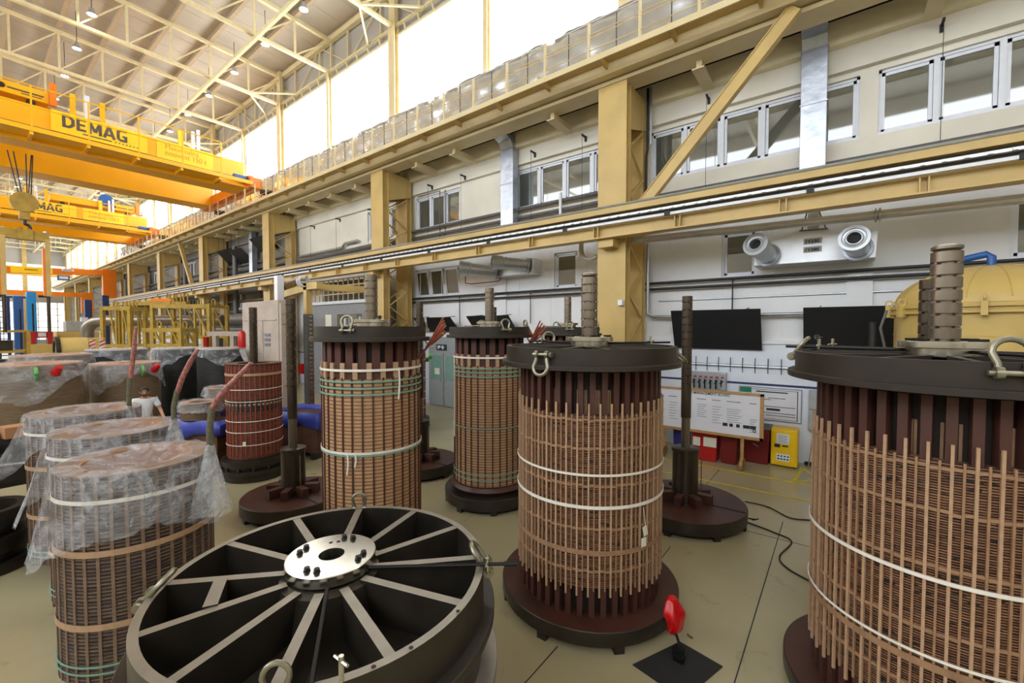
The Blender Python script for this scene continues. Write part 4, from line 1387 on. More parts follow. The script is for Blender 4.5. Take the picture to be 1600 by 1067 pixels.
def trolley(label, x, y, drum=True):
    t = thing('crane_trolley', label, 'crane trolley', (x, y, 11.85))
    MB().b6(-5.0, -.18, -4.6, 0, .26, .72).build('frame', 'crane', t, False, bevel=.02)
    w_ = MB()
    for xx in (-4.9, -.3):
        for yy in (-4, -.5):
            w_.tube([(xx - .1, yy, .13), (xx + .1, yy, .13)], .13, 16)
    w_.build('wheels', 'rim_dark', t)
    MB().lathe([(.02, -.12), (.42, -.12), (.42, .12), (.02, .12)], 28, closed=True).xf(Matrix.Translation((-.2, -1.7, .88)) @ Matrix.Rotation(PI / 2, 4, 'Y')).build('blue_drum_cover', 'blue', t)
    MB().b6(-.19, -.15, -1.1, -.15, .45, .50).b6(-.19, -.15, -.75, -.2, .37, .39).build('nameplate', 'lead_grey', t, False)
    MB().tube([(-.21, -1.25, .5), (-.15, -1.25, .5)], .10, 16).build('port', 'core', t)
    MB().tube([(-1, 0.05, .4), (-1, .6, .4)], .16, 14).build('motor', 'galv', t)
    MB().b6(-.2, -.05, .0, .2, .2, 1.1).build('limit_mast', 'orange', t, False)
    return t
trolley('yellow trolley with a blue drum on the nearest crane at the left edge', -25.3, 2.55)
trolley('yellow trolley with a blue drum on the second crane', -44.0, 8.9)
# hook block, spreader and twin lifting columns hanging from the nearest crane
t = thing('hook_block', 'yellow green hook block hanging on ropes from the nearest crane', 'crane hook', (-28, 1.95, 0))
MB().tube([(-.16, 0, 8.5), (.16, 0, 8.5)], .42, 28).build('sheave_cover', 'lift_yellow', t)
MB().b6(-.12, .12, -.16, .16, 7.75, 8.3).build('yoke', 'lift_yellow', t, False, bevel=.02)
MB().tube([(0, 0, 7.8), (0, 0, 7.6)] + arc((0, 0, 7.42), .16, PI / 2, -PI * .95, 12, 'yz'), .06, 10).build('hook', 'rim_dark', t)
rp = MB()
for y0, y1 in ((-.42, -.10), (-.25, -.02), (.1, .1), (.26, .12), (.3, .2)):
    rp.tube([(0, y0, 10.6), (0, y1, 8.55)], .022, 6)
rp.build('rope', 'pipe_black', t)
t = thing('lifting_spreader', 'yellow green lifting spreader with two long telescopic columns under the crane hook', 'lifting beam', (-28, 1.95, 0))
MB().beam((0, -.72, 7.12), (0, .70, 7.08), .25, .40).build('beam', 'lift_yellow', t, False, bevel=.01)
MB().b6(-.2, .2, -.22, .22, 6.9, 7.32).build('centre_box', 'lift_yellow', t, False)
sl = MB()
for y in (-.2, .2):
    for xx in (-.12, .12):
        sl.tube([(0, y * .3, 7.42), (xx, y * 1.2, 7.3)], .03, 6)
sl.build('sling', 'lift_yellow', t)
for y in (-.66, .62):
    MB().b6(-.14, .14, y - .06, y + .09, 4.5, 7.0).build('column', 'steel_cream', t, False)
    MB().b6(-.12, .12, y - .14, y - .06, 4.5, 6.6).build('column_side', 'orange', t, False)
    MB().tube([(0, y, 2.9), (0, y, 4.6)], .06, 10).build('inner_rod', 'shaft_dark', t)
    MB().tube([(-.1, y - .3, 4.5), (-.1, y, 4.5)], .05, 8).build('guide_arm', 'rim_dark', t)
    MB().tube([(0, y, 7.0), (0, y, 7.35)], .09, 10).build('shackle', 'galv', t)
# wall mounted semi portal cranes far away
t = thing('wall_console_crane', 'orange wall console crane far down the hall carrying a yellow hoist box', 'crane', (-58, 0, 0))
MB().beam((0, 2.2, 8.15), (0, 9.3, 8.55), .5, .55).build('jib', 'orange', t, False, bevel=.01)
MB().b6(-.3, .3, 9.0, 10.0, 6.1, 8.9).build('pillar', 'orange', t, False, bevel=.01)
MB().beam((.3, 3.1, 8.22), (.3, 5.6, 8.35), .12, .55).build('hoist_box', 'crane_sign', t, False)
MB().b6(.36, .38, 3.9, 4.7, 8.25, 8.38).build('sign_text', 'sign_text', t, False)
MB().b6(.25, .32, 6.2, 7.0, 8.42, 8.62).build('name_sign', 'frame_white', t, False)
MB().b6(.32, .33, 6.3, 6.9, 8.48, 8.57).build('sign_text', 'ink_grey', t, False)
MB().b6(.1, .5, 5.9, 6.7, 7.55, 8.0).build('hoist', 'blue', t, False)
MB().b6(.5, .52, 6.0, 6.6, 7.65, 7.9).build('hoist_plate', 'frame_white', t, False)
t = thing('bridge_crane', 'pale yellow crane girder farthest down the hall', 'crane', (-78, 0, 0))
MB().b6(-1, 0, -10.2, 9.2, 9.5, 10.5).build('girder', 'crane', t, False)
MB().b6(-2, 1, 9.1, 10.1, 10.42, 10.7).build('end_carriage', 'orange', t, False)
t = thing('wall_console_crane', 'second orange wall console crane behind the first one', 'crane', (-70, 0, 0))
MB().beam((0, 2.2, 6.9), (0, 9.3, 6.9), .5, .5).build('jib', 'orange', t, False)
MB().b6(-.3, .3, 9.0, 10.0, 4.8, 7.2).build('pillar', 'orange', t, False)

# ================================================================ FAR LEFT MACHINES
t = thing('column_lift', 'pair of blue lifting columns, left one bright, near the end wall', 'lifting column', (-45.4, 3.05, 0))
MB().b6(-.4, .3, -.55, -.10, 0, 5.3).build('column', 'blue', t, False, bevel=.02)
MB().b6(-.3, .4, .05, .50, 0, 5.62).build('column', 'blue_bright', t, False, bevel=.02)
MB().b6(.40, .42, .28, .36, .5, 4.8).b6(.30, .32, -.3, -.22, .5, 4.4).build('slot', 'core', t, False)
t = thing('ladder_frame', 'thin blue ladder frame left of the blue columns', 'frame', (-46, 2.2, 0))
for y in (-.35, .1):
    MB().b6(-.08, .08, y - .08, y + .08, 0, 5.3).build('post', 'blue_dark', t, False)
for k in range(13):
    MB().b6(-.04, .04, -.3, .1, .4 + .38 * k, .46 + .38 * k).build('rung', 'blue_dark', t, False)
MB().b6(-.06, .06, -.35, 1.0, 5.2, 5.32).build('top_bar', 'blue_dark', t, False)
t = thing('column_lift', 'darker blue lifting frame behind the big silver pipe', 'lifting column', (-46.9, 6.95, 0))
MB().b6(-.3, .3, -.75, -.35, 0, 5.3).build('column', 'blue_dark', t, False, bevel=.02)
MB().b6(-.3, .3, .25, .65, 0, 5.7).build('column', 'blue_dark', t, False, bevel=.02)
MB().beam((0, -.5, 5.1), (0, .5, 5.5), .12, .12).build('cross_bar', 'galv', t, False)
t = thing('press_machine', 'red machine with a pale screen in front of the end wall window', 'machine', (-35.6, 2.95, 0))
MB().b6(-.5, .35, -.42, -.22, 0, 2.9).b6(-.5, .35, .22, .42, 0, 2.9).build('side_frame', 'red_bin', t, False)
MB().b6(-.5, .3, -.42, .42, 2.55, 2.9).build('head', 'red_bin', t, False)
MB().b6(.35, .38, -.15, .15, 2.62, 2.84).build('screen', 'white_board', t, False)
MB().b6(-.5, .5, -.6, .6, 0, 2.2).build('table', 'olive_yellow', t, False)
t = thing('storage_rack', 'yellow rack with dark goods at the far left edge', 'rack', (-29.6, 1.25, 0))
for x in (-.7, .7):
    for y in (-.75, .75):
        MB().b6(x - .06, x + .06, y - .06, y + .06, 0, 3.0).build('post', 'lift_yellow', t, False)
for z in (.9, 2.0, 2.9):
    MB().b6(-.7, .7, -.75, .75, z, z + .1).build('shelf', 'lift_yellow', t, False)
MB().b6(-.5, .5, -.6, .6, 1.0, 1.7).b6(-.5, .5, -.5, .3, 2.1, 2.55).build('stored_goods', 'rim_dark', t, False)
t = thing('winding_machine', 'ochre drum machine with red and white hazard stripes behind the wrapped coils', 'machine', (-22.5, 2.85, 0))
MB().tube([(0, -.62, 2.25), (0, .15, 2.25)], .50, 28).build('drum', 'olive_yellow', t)
MB().lathe([(.40, -.06), (.54, -.06), (.54, .06), (.40, .06)], 28, closed=True).xf(Matrix.Translation((0, -.62, 2.25)) @ Matrix.Rotation(RX, 4, 'X')).build('drum_flange', 'rim_dark', t)
MB().b6(-.35, .35, .15, .62, 1.75, 2.72).build('housing', 'olive_yellow', t, False, bevel=.01)
hz = MB()
for y in (.18, .45):
    MB().b6(.35, .36, y, y + .16, 1.95, 2.66).build('stripe_panel', 'frame_white', t, False)
    for k in range(5):
        z = 1.97 + .14 * k
        hz.add([(.365, y, z), (.365, y + .16, z + .08), (.365, y + .16, z + .15), (.365, y, z + .07)], [(0, 1, 2, 3)])
hz.build('hazard_stripes', 'hazard', t, False)
MB().b6(-.5, .5, -.6, .6, 0, 1.7).build('pedestal', 'olive_yellow', t, False)
MB().tube([(.3, -.7, 1.95)] + arc((.3, -.62, 1.75), .14, PI / 2, 2.4 * PI, 12, 'yz'), .03, 8).build('hook', 'rim_dark', t)
t = thing('pump_unit', 'grey motor unit with ochre base by the end of the silver pipe', 'machine', (-36.9, 4.5, 0))
MB().b6(-.5, .5, -.5, .45, 2.9, 3.5).build('motor_housing', 'galv', t, False, bevel=.03)
MB().b6(-.2, .2, .2, .5, 3.5, 3.75).build('terminal_box', 'frame_white', t, False)
MB().b6(-.8, .8, -.9, .9, 0, 2.9).build('base', 'olive_yellow', t, False)
MB().b6(-.6, .6, -.2, .9, 2.2, 2.6).build('drawer', 'lift_yellow', t, False)
t = thing('ventilation_pipe', 'large silver ventilation pipe with an elbow turning down at its left end', 'pipe', (0, 0, 0))
MB().tube([(-30.7, 4.15, .0), (-30.7, 4.15, 2.9)] + [(-30.7 + .6 - .6 * math.cos(a), 4.15 + .5 - .5 * math.cos(a), 2.9 + .58 * math.sin(a)) for a in (.3, .6, .9, 1.2, PI / 2)] + [(-26.4, 7.4, 3.48), (-25.2, 8.4, 3.48)], .27, 20).build('duct', 'pipe_lagged', t)
o = MB().tube([(-29.6, 9.4, 3.55), (-20.4, 9.4, 3.55)], .33, 24)
o.tube([(-29.6, 9.4, 3.0), (-20.4, 9.4, 3.0)], .18, 16)
for x_ in (-29.0, -25.0, -21.0):
    o.b6(x_ - .06, x_ + .06, 9.15, 9.65, 0, 3.0)
o = o.build('duct', 'pipe_grey'); tag(o, 'thick dark grey lagged duct running along the wall left of the grey panel', 'pipe')
# yellow lifting frames
def frame_thing(label, x, y, w_, h, d, zb, rz=0):
    t = thing('lifting_rig', label, 'lifting frame', (x, y, 0), rz, group='yellow lifting frames')
    for sx in (-w_ / 2, w_ / 2):
        for sy in (-d / 2, d / 2):
            MB().b6(sx - .07, sx + .07, sy - .07, sy + .07, 0, h).build('post', 'lift_yellow', t, False)
    tb = MB()
    for sy in (-d / 2, d / 2):
        tb.b6(-w_ / 2, w_ / 2, sy - .06, sy + .06, h - .18, h)
        tb.b6(-w_ / 2, w_ / 2, sy - .05, sy + .05, zb, zb + .14)
    for sx in (-w_ / 2, 0, w_ / 2):
        tb.b6(sx - .05, sx + .05, -d / 2, d / 2, h - .16, h - .02)
    tb.build('cross_beam', 'lift_yellow', t, False)
    dg = MB()
    for sy in (-d / 2, d / 2):
        dg.beam((-w_ / 4, sy, h - .1), (0, sy, zb), .06, .06); dg.beam((w_ / 4, sy, h - .1), (w_ / 2, sy, zb), .06, .06)
        dg.b6(-.04, .04, sy - .04, sy + .04, zb, h)
        dg.b6(w_ / 4 - .04, w_ / 4 + .04, sy - .04, sy + .04, zb, h)
    dg.build('strut', 'lift_yellow', t, False)
    lg = MB()
    for sx in (-w_ / 3, w_ / 6, w_ / 2.4):
        lg.tube([(sx - .08, 0, h - .03), (sx - .08, 0, h + .2), (sx, 0, h + .28), (sx + .08, 0, h + .2), (sx + .08, 0, h - .03)], .03, 8)
    lg.build('lifting_eye', 'lift_yellow', t)
    return t
frame_thing('yellow lifting frame with diagonal struts behind the black wrapped coil', -24.7, 6.9, 2.7, 4.2, 1.2, 2.6, .62)
frame_thing('yellow post frame left of the strutted lifting frame', -26.9, 4.9, 1.3, 4.1, .8, 2.2, .62)
frame_thing('low yellow lifting frame in front of the strutted one', -22.6, 5.6, 1.5, 3.1, .8, 2.3, .62)
t = thing('spreader_bar', 'yellow spreader bar lying across the tops of the lifting frames', 'lifting beam', (-26.42, 6.3, 4.17), .62)
MB().b6(-1.9, 1.2, -.12, .12, .04, .22).build('bar', 'lift_yellow', t, False)
MB().b6(-.6, .5, -.09, .09, .22, .36).build('pad', 'orange', t, False)
for x in (.4, .75, 1.1):
    MB().tube([(x - .1, 0, .2), (x - .1, 0, .6), (x + .1, 0, .6), (x + .1, 0, .2)], .04, 8).build('prong', 'lift_yellow', t)
t = thing('work_stand', 'pale steel stand with red post right of the lifting frame', 'stand', (-21.0, 7.3, 0), .6)
MB().b6(-1.0, 1.0, -.1, .1, 2.75, 2.95).build('top_bar', 'plank', t, False)
for x in (-.7, .1, .6):
    MB().b6(x - .08, x + .08, -.1, .1, 0, 2.75).build('leg', 'plank', t, False)
MB().b6(-1.2, -1.05, -.08, .08, 0, 2.7).build('red_post', 'red_bin', t, False)
# tall grey box panel, portal frame, scissor post
t = thing('transport_panel', 'tall grey plywood panel box with printed marks behind the red brown winding', 'panel box', (0, 0, 0))
MB().b6(-14.95, -12.5, 5.52, 5.78, .1, 3.89).build('box', 'plank', t, False, bevel=.01)
MB().b6(-14.85, -12.6, 5.5, 5.525, 3.32, 3.36).b6(-13.5, -13.46, 5.5, 5.525, .1, 3.32).build('batten', 'plank', t, False)
mk = MB()
for r_, z in enumerate((2.86, 2.72, 2.58)):
    for k in range(4):
        mk.b6(-13.32 + .09 * k, -13.26 + .09 * k, 5.49, 5.522, z, z + .08)
mk.build('stencil_mark', 'ink_grey', t, False)
MB().b6(-12.5, -12.38, 5.55, 5.82, .1, 3.8).build('side_board', 'plank', t, False)
MB().b6(-12.38, -12.36, 5.56, 5.82, 3.45, 3.5).b6(-12.38, -12.36, 5.56, 5.82, 3.2, 3.24).b6(-12.38, -12.36, 5.56, 5.82, 1.45, 1.5).build('side_cleat', 'tan', t, False)
MB().b6(-14.9, -12.4, 5.54, 5.8, 0, .1).build('skid', 'wood_dark', t, False)
t = thing('portal_frame', 'yellow portal frame standing left of the tan winding under the service beam', 'frame', (0, 0, 0))
for p in ((-12.85, 6.55), (-12.25, 8.4)):
    MB().b6(p[0] - .09, p[0] + .09, p[1] - .09, p[1] + .09, 0, 4.45).build('post', 'steel_cream', t, False)
MB().b6(-12.94, -12.16, 6.46, 6.64, 4.25, 4.45).beam((-12.85, 6.55, 4.35), (-12.25, 8.5, 4.35), .16, .2).beam((-15.0, 6.9, 4.25), (-12.85, 6.55, 4.33), .16, .22).build('top_beam', 'steel_cream', t, False)
MB().tube([(-14.6, 6.6, 4.55), (-13.0, 6.3, 4.58), (-12.6, 6.4, 4.6)], .05, 8).build('cable_bundle', 'plank', t)
hp = MB()
for k in range(3):
    hp.tube(arc((-12.95 + .09 * k, 6.42, 4.5), .16, 0, PI * 1.6, 10, 'yz'), .018, 6)
hp.build('cable_loop', 'frame_white', t)
MB().b6(-14.28, -14.05, 6.2, 6.4, 3.95, 4.75).build('hanging_panel', 'frame_white', t, False)
t = thing('grey_cabin', 'grey control cabin with windows behind the portal frame', 'cabin', (0, 0, 0))
MB().b6(-19.8, -15.15, 10.3, 11.5, 0, 4.25).build('cabin_wall', 'cabin_grey', t, False)
MB().b6(-19.8, -15.15, 10.22, 10.3, 4.15, 4.28).build('gutter', 'galv', t, False)
for x in (-17.6, -16.6):
    MB().b6(x, x + .8, 10.27, 10.3, 2.6, 3.7).build('window_pane', 'glass', t, False)
MB().b6(-18.6, -18.1, 10.28, 10.3, 2.9, 3.7).build('notice', 'paper', t, False)
MB().b6(-19.6, -15.3, 10.7, 11.3, 4.25, 5.2).build('roof_equipment', 'pipe_black', t, False)
cg = MB()
for k in range(12):
    cg.b6(-19.7 + .4 * k, -19.66 + .4 * k, 10.36, 10.4, 4.25, 5.25)
for z in (4.6, 4.95, 5.25):
    cg.b6(-19.7, -15.2, 10.36, 10.4, z - .02, z + .02)
cg.build('roof_rail', 'steel_cream', t, False)
t = thing('gauge_post', 'grey steel post with bright notched edge beside the yellow portal post', 'post', (-12.35, 6.3, 0))
MB().b6(-.1, .1, -.1, .1, 0, 3.5).build('post', 'pipe_grey', t, False)
nb = MB()
for k in range(26):
    nb.b6(.1, .14, -.05, .05, .4 + .12 * k, .46 + .12 * k)
nb.build('notched_edge', 'steel', t, False)
t = thing('step_ladder', 'aluminium ladder standing left of the tan winding', 'ladder', (-10.55, 6.6, 0), .5)
for x in (-.22, .22):
    MB().b6(x - .03, x + .03, -.02, .02, 0, 3.4).build('rail', 'galv', t, False)
for k in range(11):
    MB().b6(-.2, .2, -.02, .02, .25 + .29 * k, .28 + .29 * k).build('rung', 'galv', t, False)
t = thing('barrier_chain', 'red and white barrier tape strung between posts left of the tan winding', 'barrier', (0, 0, 0))
for p in ((-11.6, 6.6), (-10.2, 7.2)):
    MB().cyl(p, .03, 0, 1.9, 10).build('post', 'red_plastic', t)
for z in (1.75, 1.5, 1.3):
    MB().tube([(-11.6, 6.6, z), (-10.9, 6.9, z - .05), (-10.2, 7.2, z)], .016, 6).build('tape', 'red_plastic' if z != 1.5 else 'white_strap', t)
o = MB().tube([(-12.6, 6.2, 1.75), (-12.6, 6.2, 2.05)], .08, 12).build('fire_extinguisher', 'red_plastic')
tag(o, 'small red extinguisher bottle on the yellow portal post', 'extinguisher')
MB().b6(-12.68, -12.6, 6.25, 6.48, 1.8, 2.0).build('bracket', 'galv', o, False)
# ================================================================ WALL EQUIPMENT
def wall_duct(label, x0, x1, y, ztop_, zbot, yelb):
    t = thing('air_duct', label, 'duct', (0, 0, 0), group='foil clad wall ducts')
    MB().b6(x0, x1, y, y + .30, zbot, ztop_).build('riser', 'duct_foil', t, False, bevel=.01)
    e = MB()
    xm = (x0 + x1) / 2
    w_ = (x1 - x0) / 2 - .01
    pts = [(y + .02, ztop_ - .02), (y - .10, ztop_ + .18), (yelb, ztop_ + .32), (yelb, ztop_ + .43), (y + .25, ztop_ + .38), (y + .30, ztop_ - .02)]
    n = len(pts)
    e.add([(xm - w_, a, b) for a, b in pts] + [(xm + w_, a, b) for a, b in pts], [tuple(range(n)), tuple(range(2 * n - 1, n - 1, -1))] + [(k, n + k, n + (k + 1) % n, (k + 1) % n) for k in range(n)])
    e.build('elbow', 'duct_foil', t, False, bevel=.006)
    fl = MB()
    for z in (ztop_ - .03, (ztop_ + zbot) / 2 + .2, zbot + .02):
        fl.b6(x0 - .015, x1 + .015, y - .015, y + .30, z - .012, z + .012)
    fl.build('joint_collar', 'galv', t, False)
    return t
wall_duct('foil clad duct between the window panes at the right, beyond the diagonal brace', -.80, -.33, 11.36, 9.10, 6.35, 10.85)
wall_duct('foil clad duct left of the upper windows, midway along the wall', -9.23, -8.70, 11.36, 9.10, 6.35, 10.85)
for k, x in enumerate((-29.55, -38.0)):
    wall_duct(['slim foil duct far down the wall beside the fourth column', 'farthest slim foil duct on the wall'][k], x, x + .45, 11.36, 9.2, 6.2, 10.9)
def pipe(label, pts, r, m, n=10):
    o = MB().tube(pts, r, n).build('pipe', m)
    return tag(o, label, 'pipe')
pipe('upper of the two black pipes along the wall', [(-14.4, 11.70, 4.32), (XF, 11.70, 4.32)], .036, 'pipe_black')
pipe('lower of the two black pipes along the wall', [(-14.4, 11.70, 4.16), (XF, 11.70, 4.16)], .036, 'pipe_black')
pipe('grey lagged pipe low across the upper right windows', [(-4.2, 11.66, 6.66), (XF, 11.66, 6.66)], .05, 'pipe_grey')
pipe('upper grey pipe below the windows left of the big column', [(-14.3, 11.68, 7.08), (-5.1, 11.68, 7.08)], .06, 'pipe_grey')
pipe('lower grey pipe below the windows left of the big column', [(-14.3, 11.68, 6.80), (-5.1, 11.68, 6.80)], .06, 'pipe_grey')
pipe('pale grey upper pipe across the blank panel', [(-23.9, 11.70, 7.02), (-19.5, 11.70, 7.05), (-19.3, 11.70, 7.22), (-18.2, 11.70, 7.22)], .07, 'galv')
pipe('dark grey lagged pipe across the foot of the blank panel', [(-23.9, 11.66, 6.72), (-15.0, 11.66, 6.86)], .11, 'pipe_grey')
for k in range(3):
    pipe(['top', 'middle', 'bottom'][k] + ' lagged pipe of the three in the far bays', [(-62, 11.76, 6.5 + .38 * k), (-24.9, 11.76, 6.5 + .38 * k)], .085, 'pipe_grey')
pipe('polished stainless pipe hung below the service beam', [(-4.3, 10.6, 5.36), (-4.1, 10.6, 5.32), (.35, 10.6, 5.22), (.42, 10.6, 5.22), (XF, 10.6, 5.08)], .085, 'stainless', 16)
t = MB().tube([(.38, 10.6, 5.22), (.62, 10.6, 5.215)], .04, 14)
for x in (.47, .53):
    t.tube([(x - .015, 10.6, 5.218), (x + .015, 10.6, 5.218)], .125, 18)
o = t.build('pipe_flange', 'galv'); tag(o, 'bolted flange joint in the stainless pipe', 'pipe joint')
pipe('stainless pipe bend left of the big column under the service beam', [(-5.9, 10.9, 5.5)] + arc((-5.62, 10.9, 5.3), .28, PI, 1.7 * PI, 8) + [(-5.25, 11.2, 5.12), (-5.25, 11.85, 5.12)], .07, 'stainless', 14)
pipe('galvanised downpipe right of the big column turning along the wall', [(-4.22, 11.59, 5.4), (-4.22, 11.59, 3.5), (-4.1, 11.66, 3.40), (XF, 11.70, 3.47)], .045, 'galv', 12)
pipe('black cable riser right of the big column', [(-4.22, 11.46, 9.5), (-4.22, 11.46, 7.9), (-4.25, 11.46, 7.7), (-4.25, 11.46, 6.3)], .035, 'pipe_black')
pipe('grey cable riser beside the black one', [(-4.13, 11.46, 9.5), (-4.13, 11.46, 8.0)], .03, 'galv')
pipe('slim grey conduit with hooks on the white wall', [(-4.0, 11.76, 2.17), (-.9, 11.76, 2.17), (-.78, 11.76, 2.3), (-.76, 11.76, 2.6)], .035, 'galv')
hk0 = None
for k in range(9):
    x = -3.25 + .27 * k
    if hk0 is None:
        hk0 = MB().tube([(0, 0, -.16), (0, -.02, 0), (0, 0, .20)], .010, 6).build('wall_hook', 'pipe_black', loc=(x, 11.74, 2.17)); o = hk0
    else:
        o = hk0.copy(); C.objects.link(o); o.location = (x, 11.74, 2.17)
    tag(o, 'short black rod hook across the grey conduit on the wall', 'hook', 'rod hooks on the conduit')
pipe('white standpipe in front of the grey pipes below the windows', [(-7.0, 11.58, 6.0), (-7.0, 11.58, 7.3)], .05, 'frame_white')
pipe('bent conduit hanging above the small air pipes', [(-12.4, 11.83, 8.5), (-12.4, 11.83, 6.6)], .02, 'pipe_grey')
pipe('second bent conduit beside the first above the small air pipes', [(-14.0, 11.83, 8.52), (-12.7, 11.83, 8.52), (-12.7, 11.83, 6.6)], .018, 'pipe_grey')
pipe('blue pole rising in front of the hanging black panels', [(-25.6, 10.9, 0), (-25.6, 10.9, 8.95)], .06, 'blue_dark')
pipe('dark lagged riser beside the fourth column', [(-31.9, 11.42, 0), (-31.9, 11.42, 8.5)], .15, 'pipe_grey', 16)
pipe('dark lagged riser beside the fifth column', [(-42.0, 11.42, 0), (-42.0, 11.42, 8.5)], .15, 'pipe_grey', 16)
cb = None
for x, z in ((-13.0, 8.72), (-11.2, 8.72), (-8.05, 8.80), (-6.2, 8.82), (-2.75, 8.85), (1.42, 8.90), (-22.4, 8.5), (-19.9, 8.5), (-17.2, 8.5)):
    t = thing('wire_bracket', 'small black wire bracket on the upper wall, ' + {-13.0: 'above the three pane window', -11.2: 'above the blank patch', -8.05: 'right of the foil duct', -6.2: 'left of the big column', -2.75: 'behind the diagonal brace', 1.42: 'in front of the far right window', -22.4: 'left above the blank panel', -19.9: 'middle above the blank panel', -17.2: 'right above the blank panel'}[x], 'bracket', (x, 11.72 if z > 8.6 else 11.85, z), group='wire brackets on the upper wall')
    MB().b6(-.02, .02, -.26, .0, -.02, .03).b6(-.03, .03, -.04, 0, -.12, .03).build('arm', 'pipe_black', t, False)
    MB().tube([(0, -.24, 0), (0, -.24, -2.25)], .006, 5).build('wire', 'pipe_black', t)
for k_, (x_, lb_) in enumerate(((-11.55, 'left of the small air pipes'), (-8.25, 'under the right small air pipe'), (-2.15, 'right of the bare post'))):
    pipe('thin black support rod under the black pipes, ' + lb_, [(x_, 11.745, 3.25), (x_, 11.745, 4.36)], .016, 'pipe_black')
pipe('thin galvanised rail along the wall below the black pipes', [(-4.0, 11.83, 3.84), (-.2, 11.83, 3.86), (.6, 11.83, 3.86), (8.9, 11.83, 3.9)], .022, 'galv')
o = MB().b6(-4.42, -4.30, 10.05, 10.19, 3.66, 3.80).build('junction_box', 'frame_white', None, False, bevel=.008)
tag(o, 'small white junction box on the nearest column', 'junction box')
def heater(label, x0, x1, zb, zt, yb, yt, hang=False):
    t = thing('heater_panel', label, 'panel', (0, 0, 0), group='black panels along the wall')
    p = MB()
    dy = .05
    p.add([(x0, yb, zb), (x1, yb, zb), (x1, yt, zt), (x0, yt, zt), (x0, yb + dy, zb), (x1, yb + dy, zb), (x1, yt + dy, zt + .01), (x0, yt + dy, zt + .01)],
          [(0, 1, 2, 3), (7, 6, 5, 4), (0, 4, 5, 1), (1, 5, 6, 2), (2, 6, 7, 3), (3, 7, 4, 0)])
    p.build('board', 'board_black', t, False)
    b = MB()
    for q in (x0 + .3, x1 - .3):
        b.tube([(q, yt + .04, zt), (q, 11.8 if not hang else yt + .04, zt + (.05 if not hang else 1.2))], .012, 6)
    b.build('support', 'pipe_black', t)
    return t
heater('black tilted panel on the white wall above the bins', -3.52, -1.49, 2.57, 3.54, 11.72, 11.34)
h = heater('black tilted panel with a small round logo beside the yellow tank', -.67, 1.4, 2.58, 3.54, 11.72, 11.34)
lg = MB().lathe([(.045, 0), (.055, 0), (.055, .004), (.045, .004)], 20, closed=True)
lg.b6(-.02, .10, -.006, .006, 0, .004); lg.b6(-.03, -.02, -.03, .03, 0, .004)
lg.xf(Matrix.Translation((-.42, 11.585, 2.90)) @ Matrix.Rotation(math.radians(90 + 21), 4, 'X'))
lg.build('logo', 'ink_grey', h)
heater('black tilted panel behind the lids left of the big column, right one', -10.70, -8.80, 2.95, 3.52, 11.74, 11.20)
heater('black tilted panel behind the red leads of the left tan winding', -13.62, -11.55, 2.95, 3.50, 11.74, 11.20)
heater('hanging black panel middle of the far bay, beside the blue pole', -31.6, -29.8, 7.36, 8.10, 11.7, 10.95, True)
heater('hanging black panel left in the far bay by the lattice column', -33.75, -32.2, 7.48, 8.28, 11.7, 10.95, True)
heater('hanging black panel right in the far bay, behind the third column', -28.7, -26.5, 7.80, 8.50, 11.7, 11.05, True)

for k_, (z_, r_, m__) in enumerate(((5.45, .10, 'pipe_grey'), (4.9, .08, 'pipe_lagged'), (4.2, .11, 'pipe_grey'))):
    pipe(['highest', 'second', 'lowest'][k_] + ' lagged duct under the service beam along the dark wall of the far bays', [(-62, 11.695, z_), (-25.2, 11.695, z_)], min(r_, .085), m__)
def nozzle(parent, base, front, r, name='nozzle'):
    b, f_ = Vector(base), Vector(front)
    d = (f_ - b)
    L = d.length
    M4 = Matrix.Translation(b) @ d.to_track_quat('Z', 'Y').to_matrix().to_4x4()
    o = MB().lathe([(r * .80, 0), (r * .80, L * .7), (r * .92, L * .72), (r * .95, L * .92), (r, L * .94), (r, L), (r * .78, L), (r * .74, L * .97), (r * .60, L * .96), (r * .52, L), (r * .46, L), (r * .44, L * .85)], 36).xf(M4).build(name, 'galv', parent)
    MB().lathe([(.001, L * .86), (r * .45, L * .86)], 28).xf(M4).build('nozzle_throat', 'rubber', o)
    MB().lathe([(r * .82, .02), (r * 1.02, .02), (r * 1.02, .06), (r * .82, .06)], 36, closed=True).xf(M4).build('collar', 'duct_foil', o)
    return o
t = thing('air_jet_unit', 'silver box with two round air nozzles high on the wall right of the big column', 'air unit', (0, 0, 0))
bx = MB()
pr = [(-1.62, 4.52), (.52, 4.50), (.55, 5.06), (-.12, 5.06), (-.26, 5.20), (-.80, 5.22), (-1.0, 5.07), (-1.58, 5.06)]
n = len(pr)
bx.add([(x, 11.22, z) for x, z in pr] + [(x, 11.85, z) for x, z in pr], [tuple(range(n)), tuple(range(2 * n - 1, n - 1, -1))] + [(k, n + k, n + (k + 1) % n, (k + 1) % n) for k in range(n)])
bx.build('plenum_box', 'box_foil', t, False, bevel=.012)
nozzle(t, (-1.33, 11.20, 4.72), (-1.50, 10.50, 4.90), .25)
nozzle(t, (.24, 11.20, 4.70), (.16, 10.50, 4.82), .25)
MB().tube([(-.72, 11.2, 5.2), (-.62, 11.05, 5.55)], .014, 6).tube([(-.30, 11.2, 5.2), (-.42, 11.05, 5.55)], .014, 6).tube([(-.76, 11.19, 5.2), (-.26, 11.19, 5.18)], .014, 6).build('hanger', 'pipe_grey', t)
MB().b6(-.62, -.42, 11.3, 11.5, 5.2, 5.75).build('feed_neck', 'galv', t, False)
MB().b6(-.68, -.36, 11.205, 11.22, 4.90, 5.02).b6(-.68, -.36, 11.205, 11.22, 4.72, 4.84).build('label_plate', 'grey_panel', t, False)
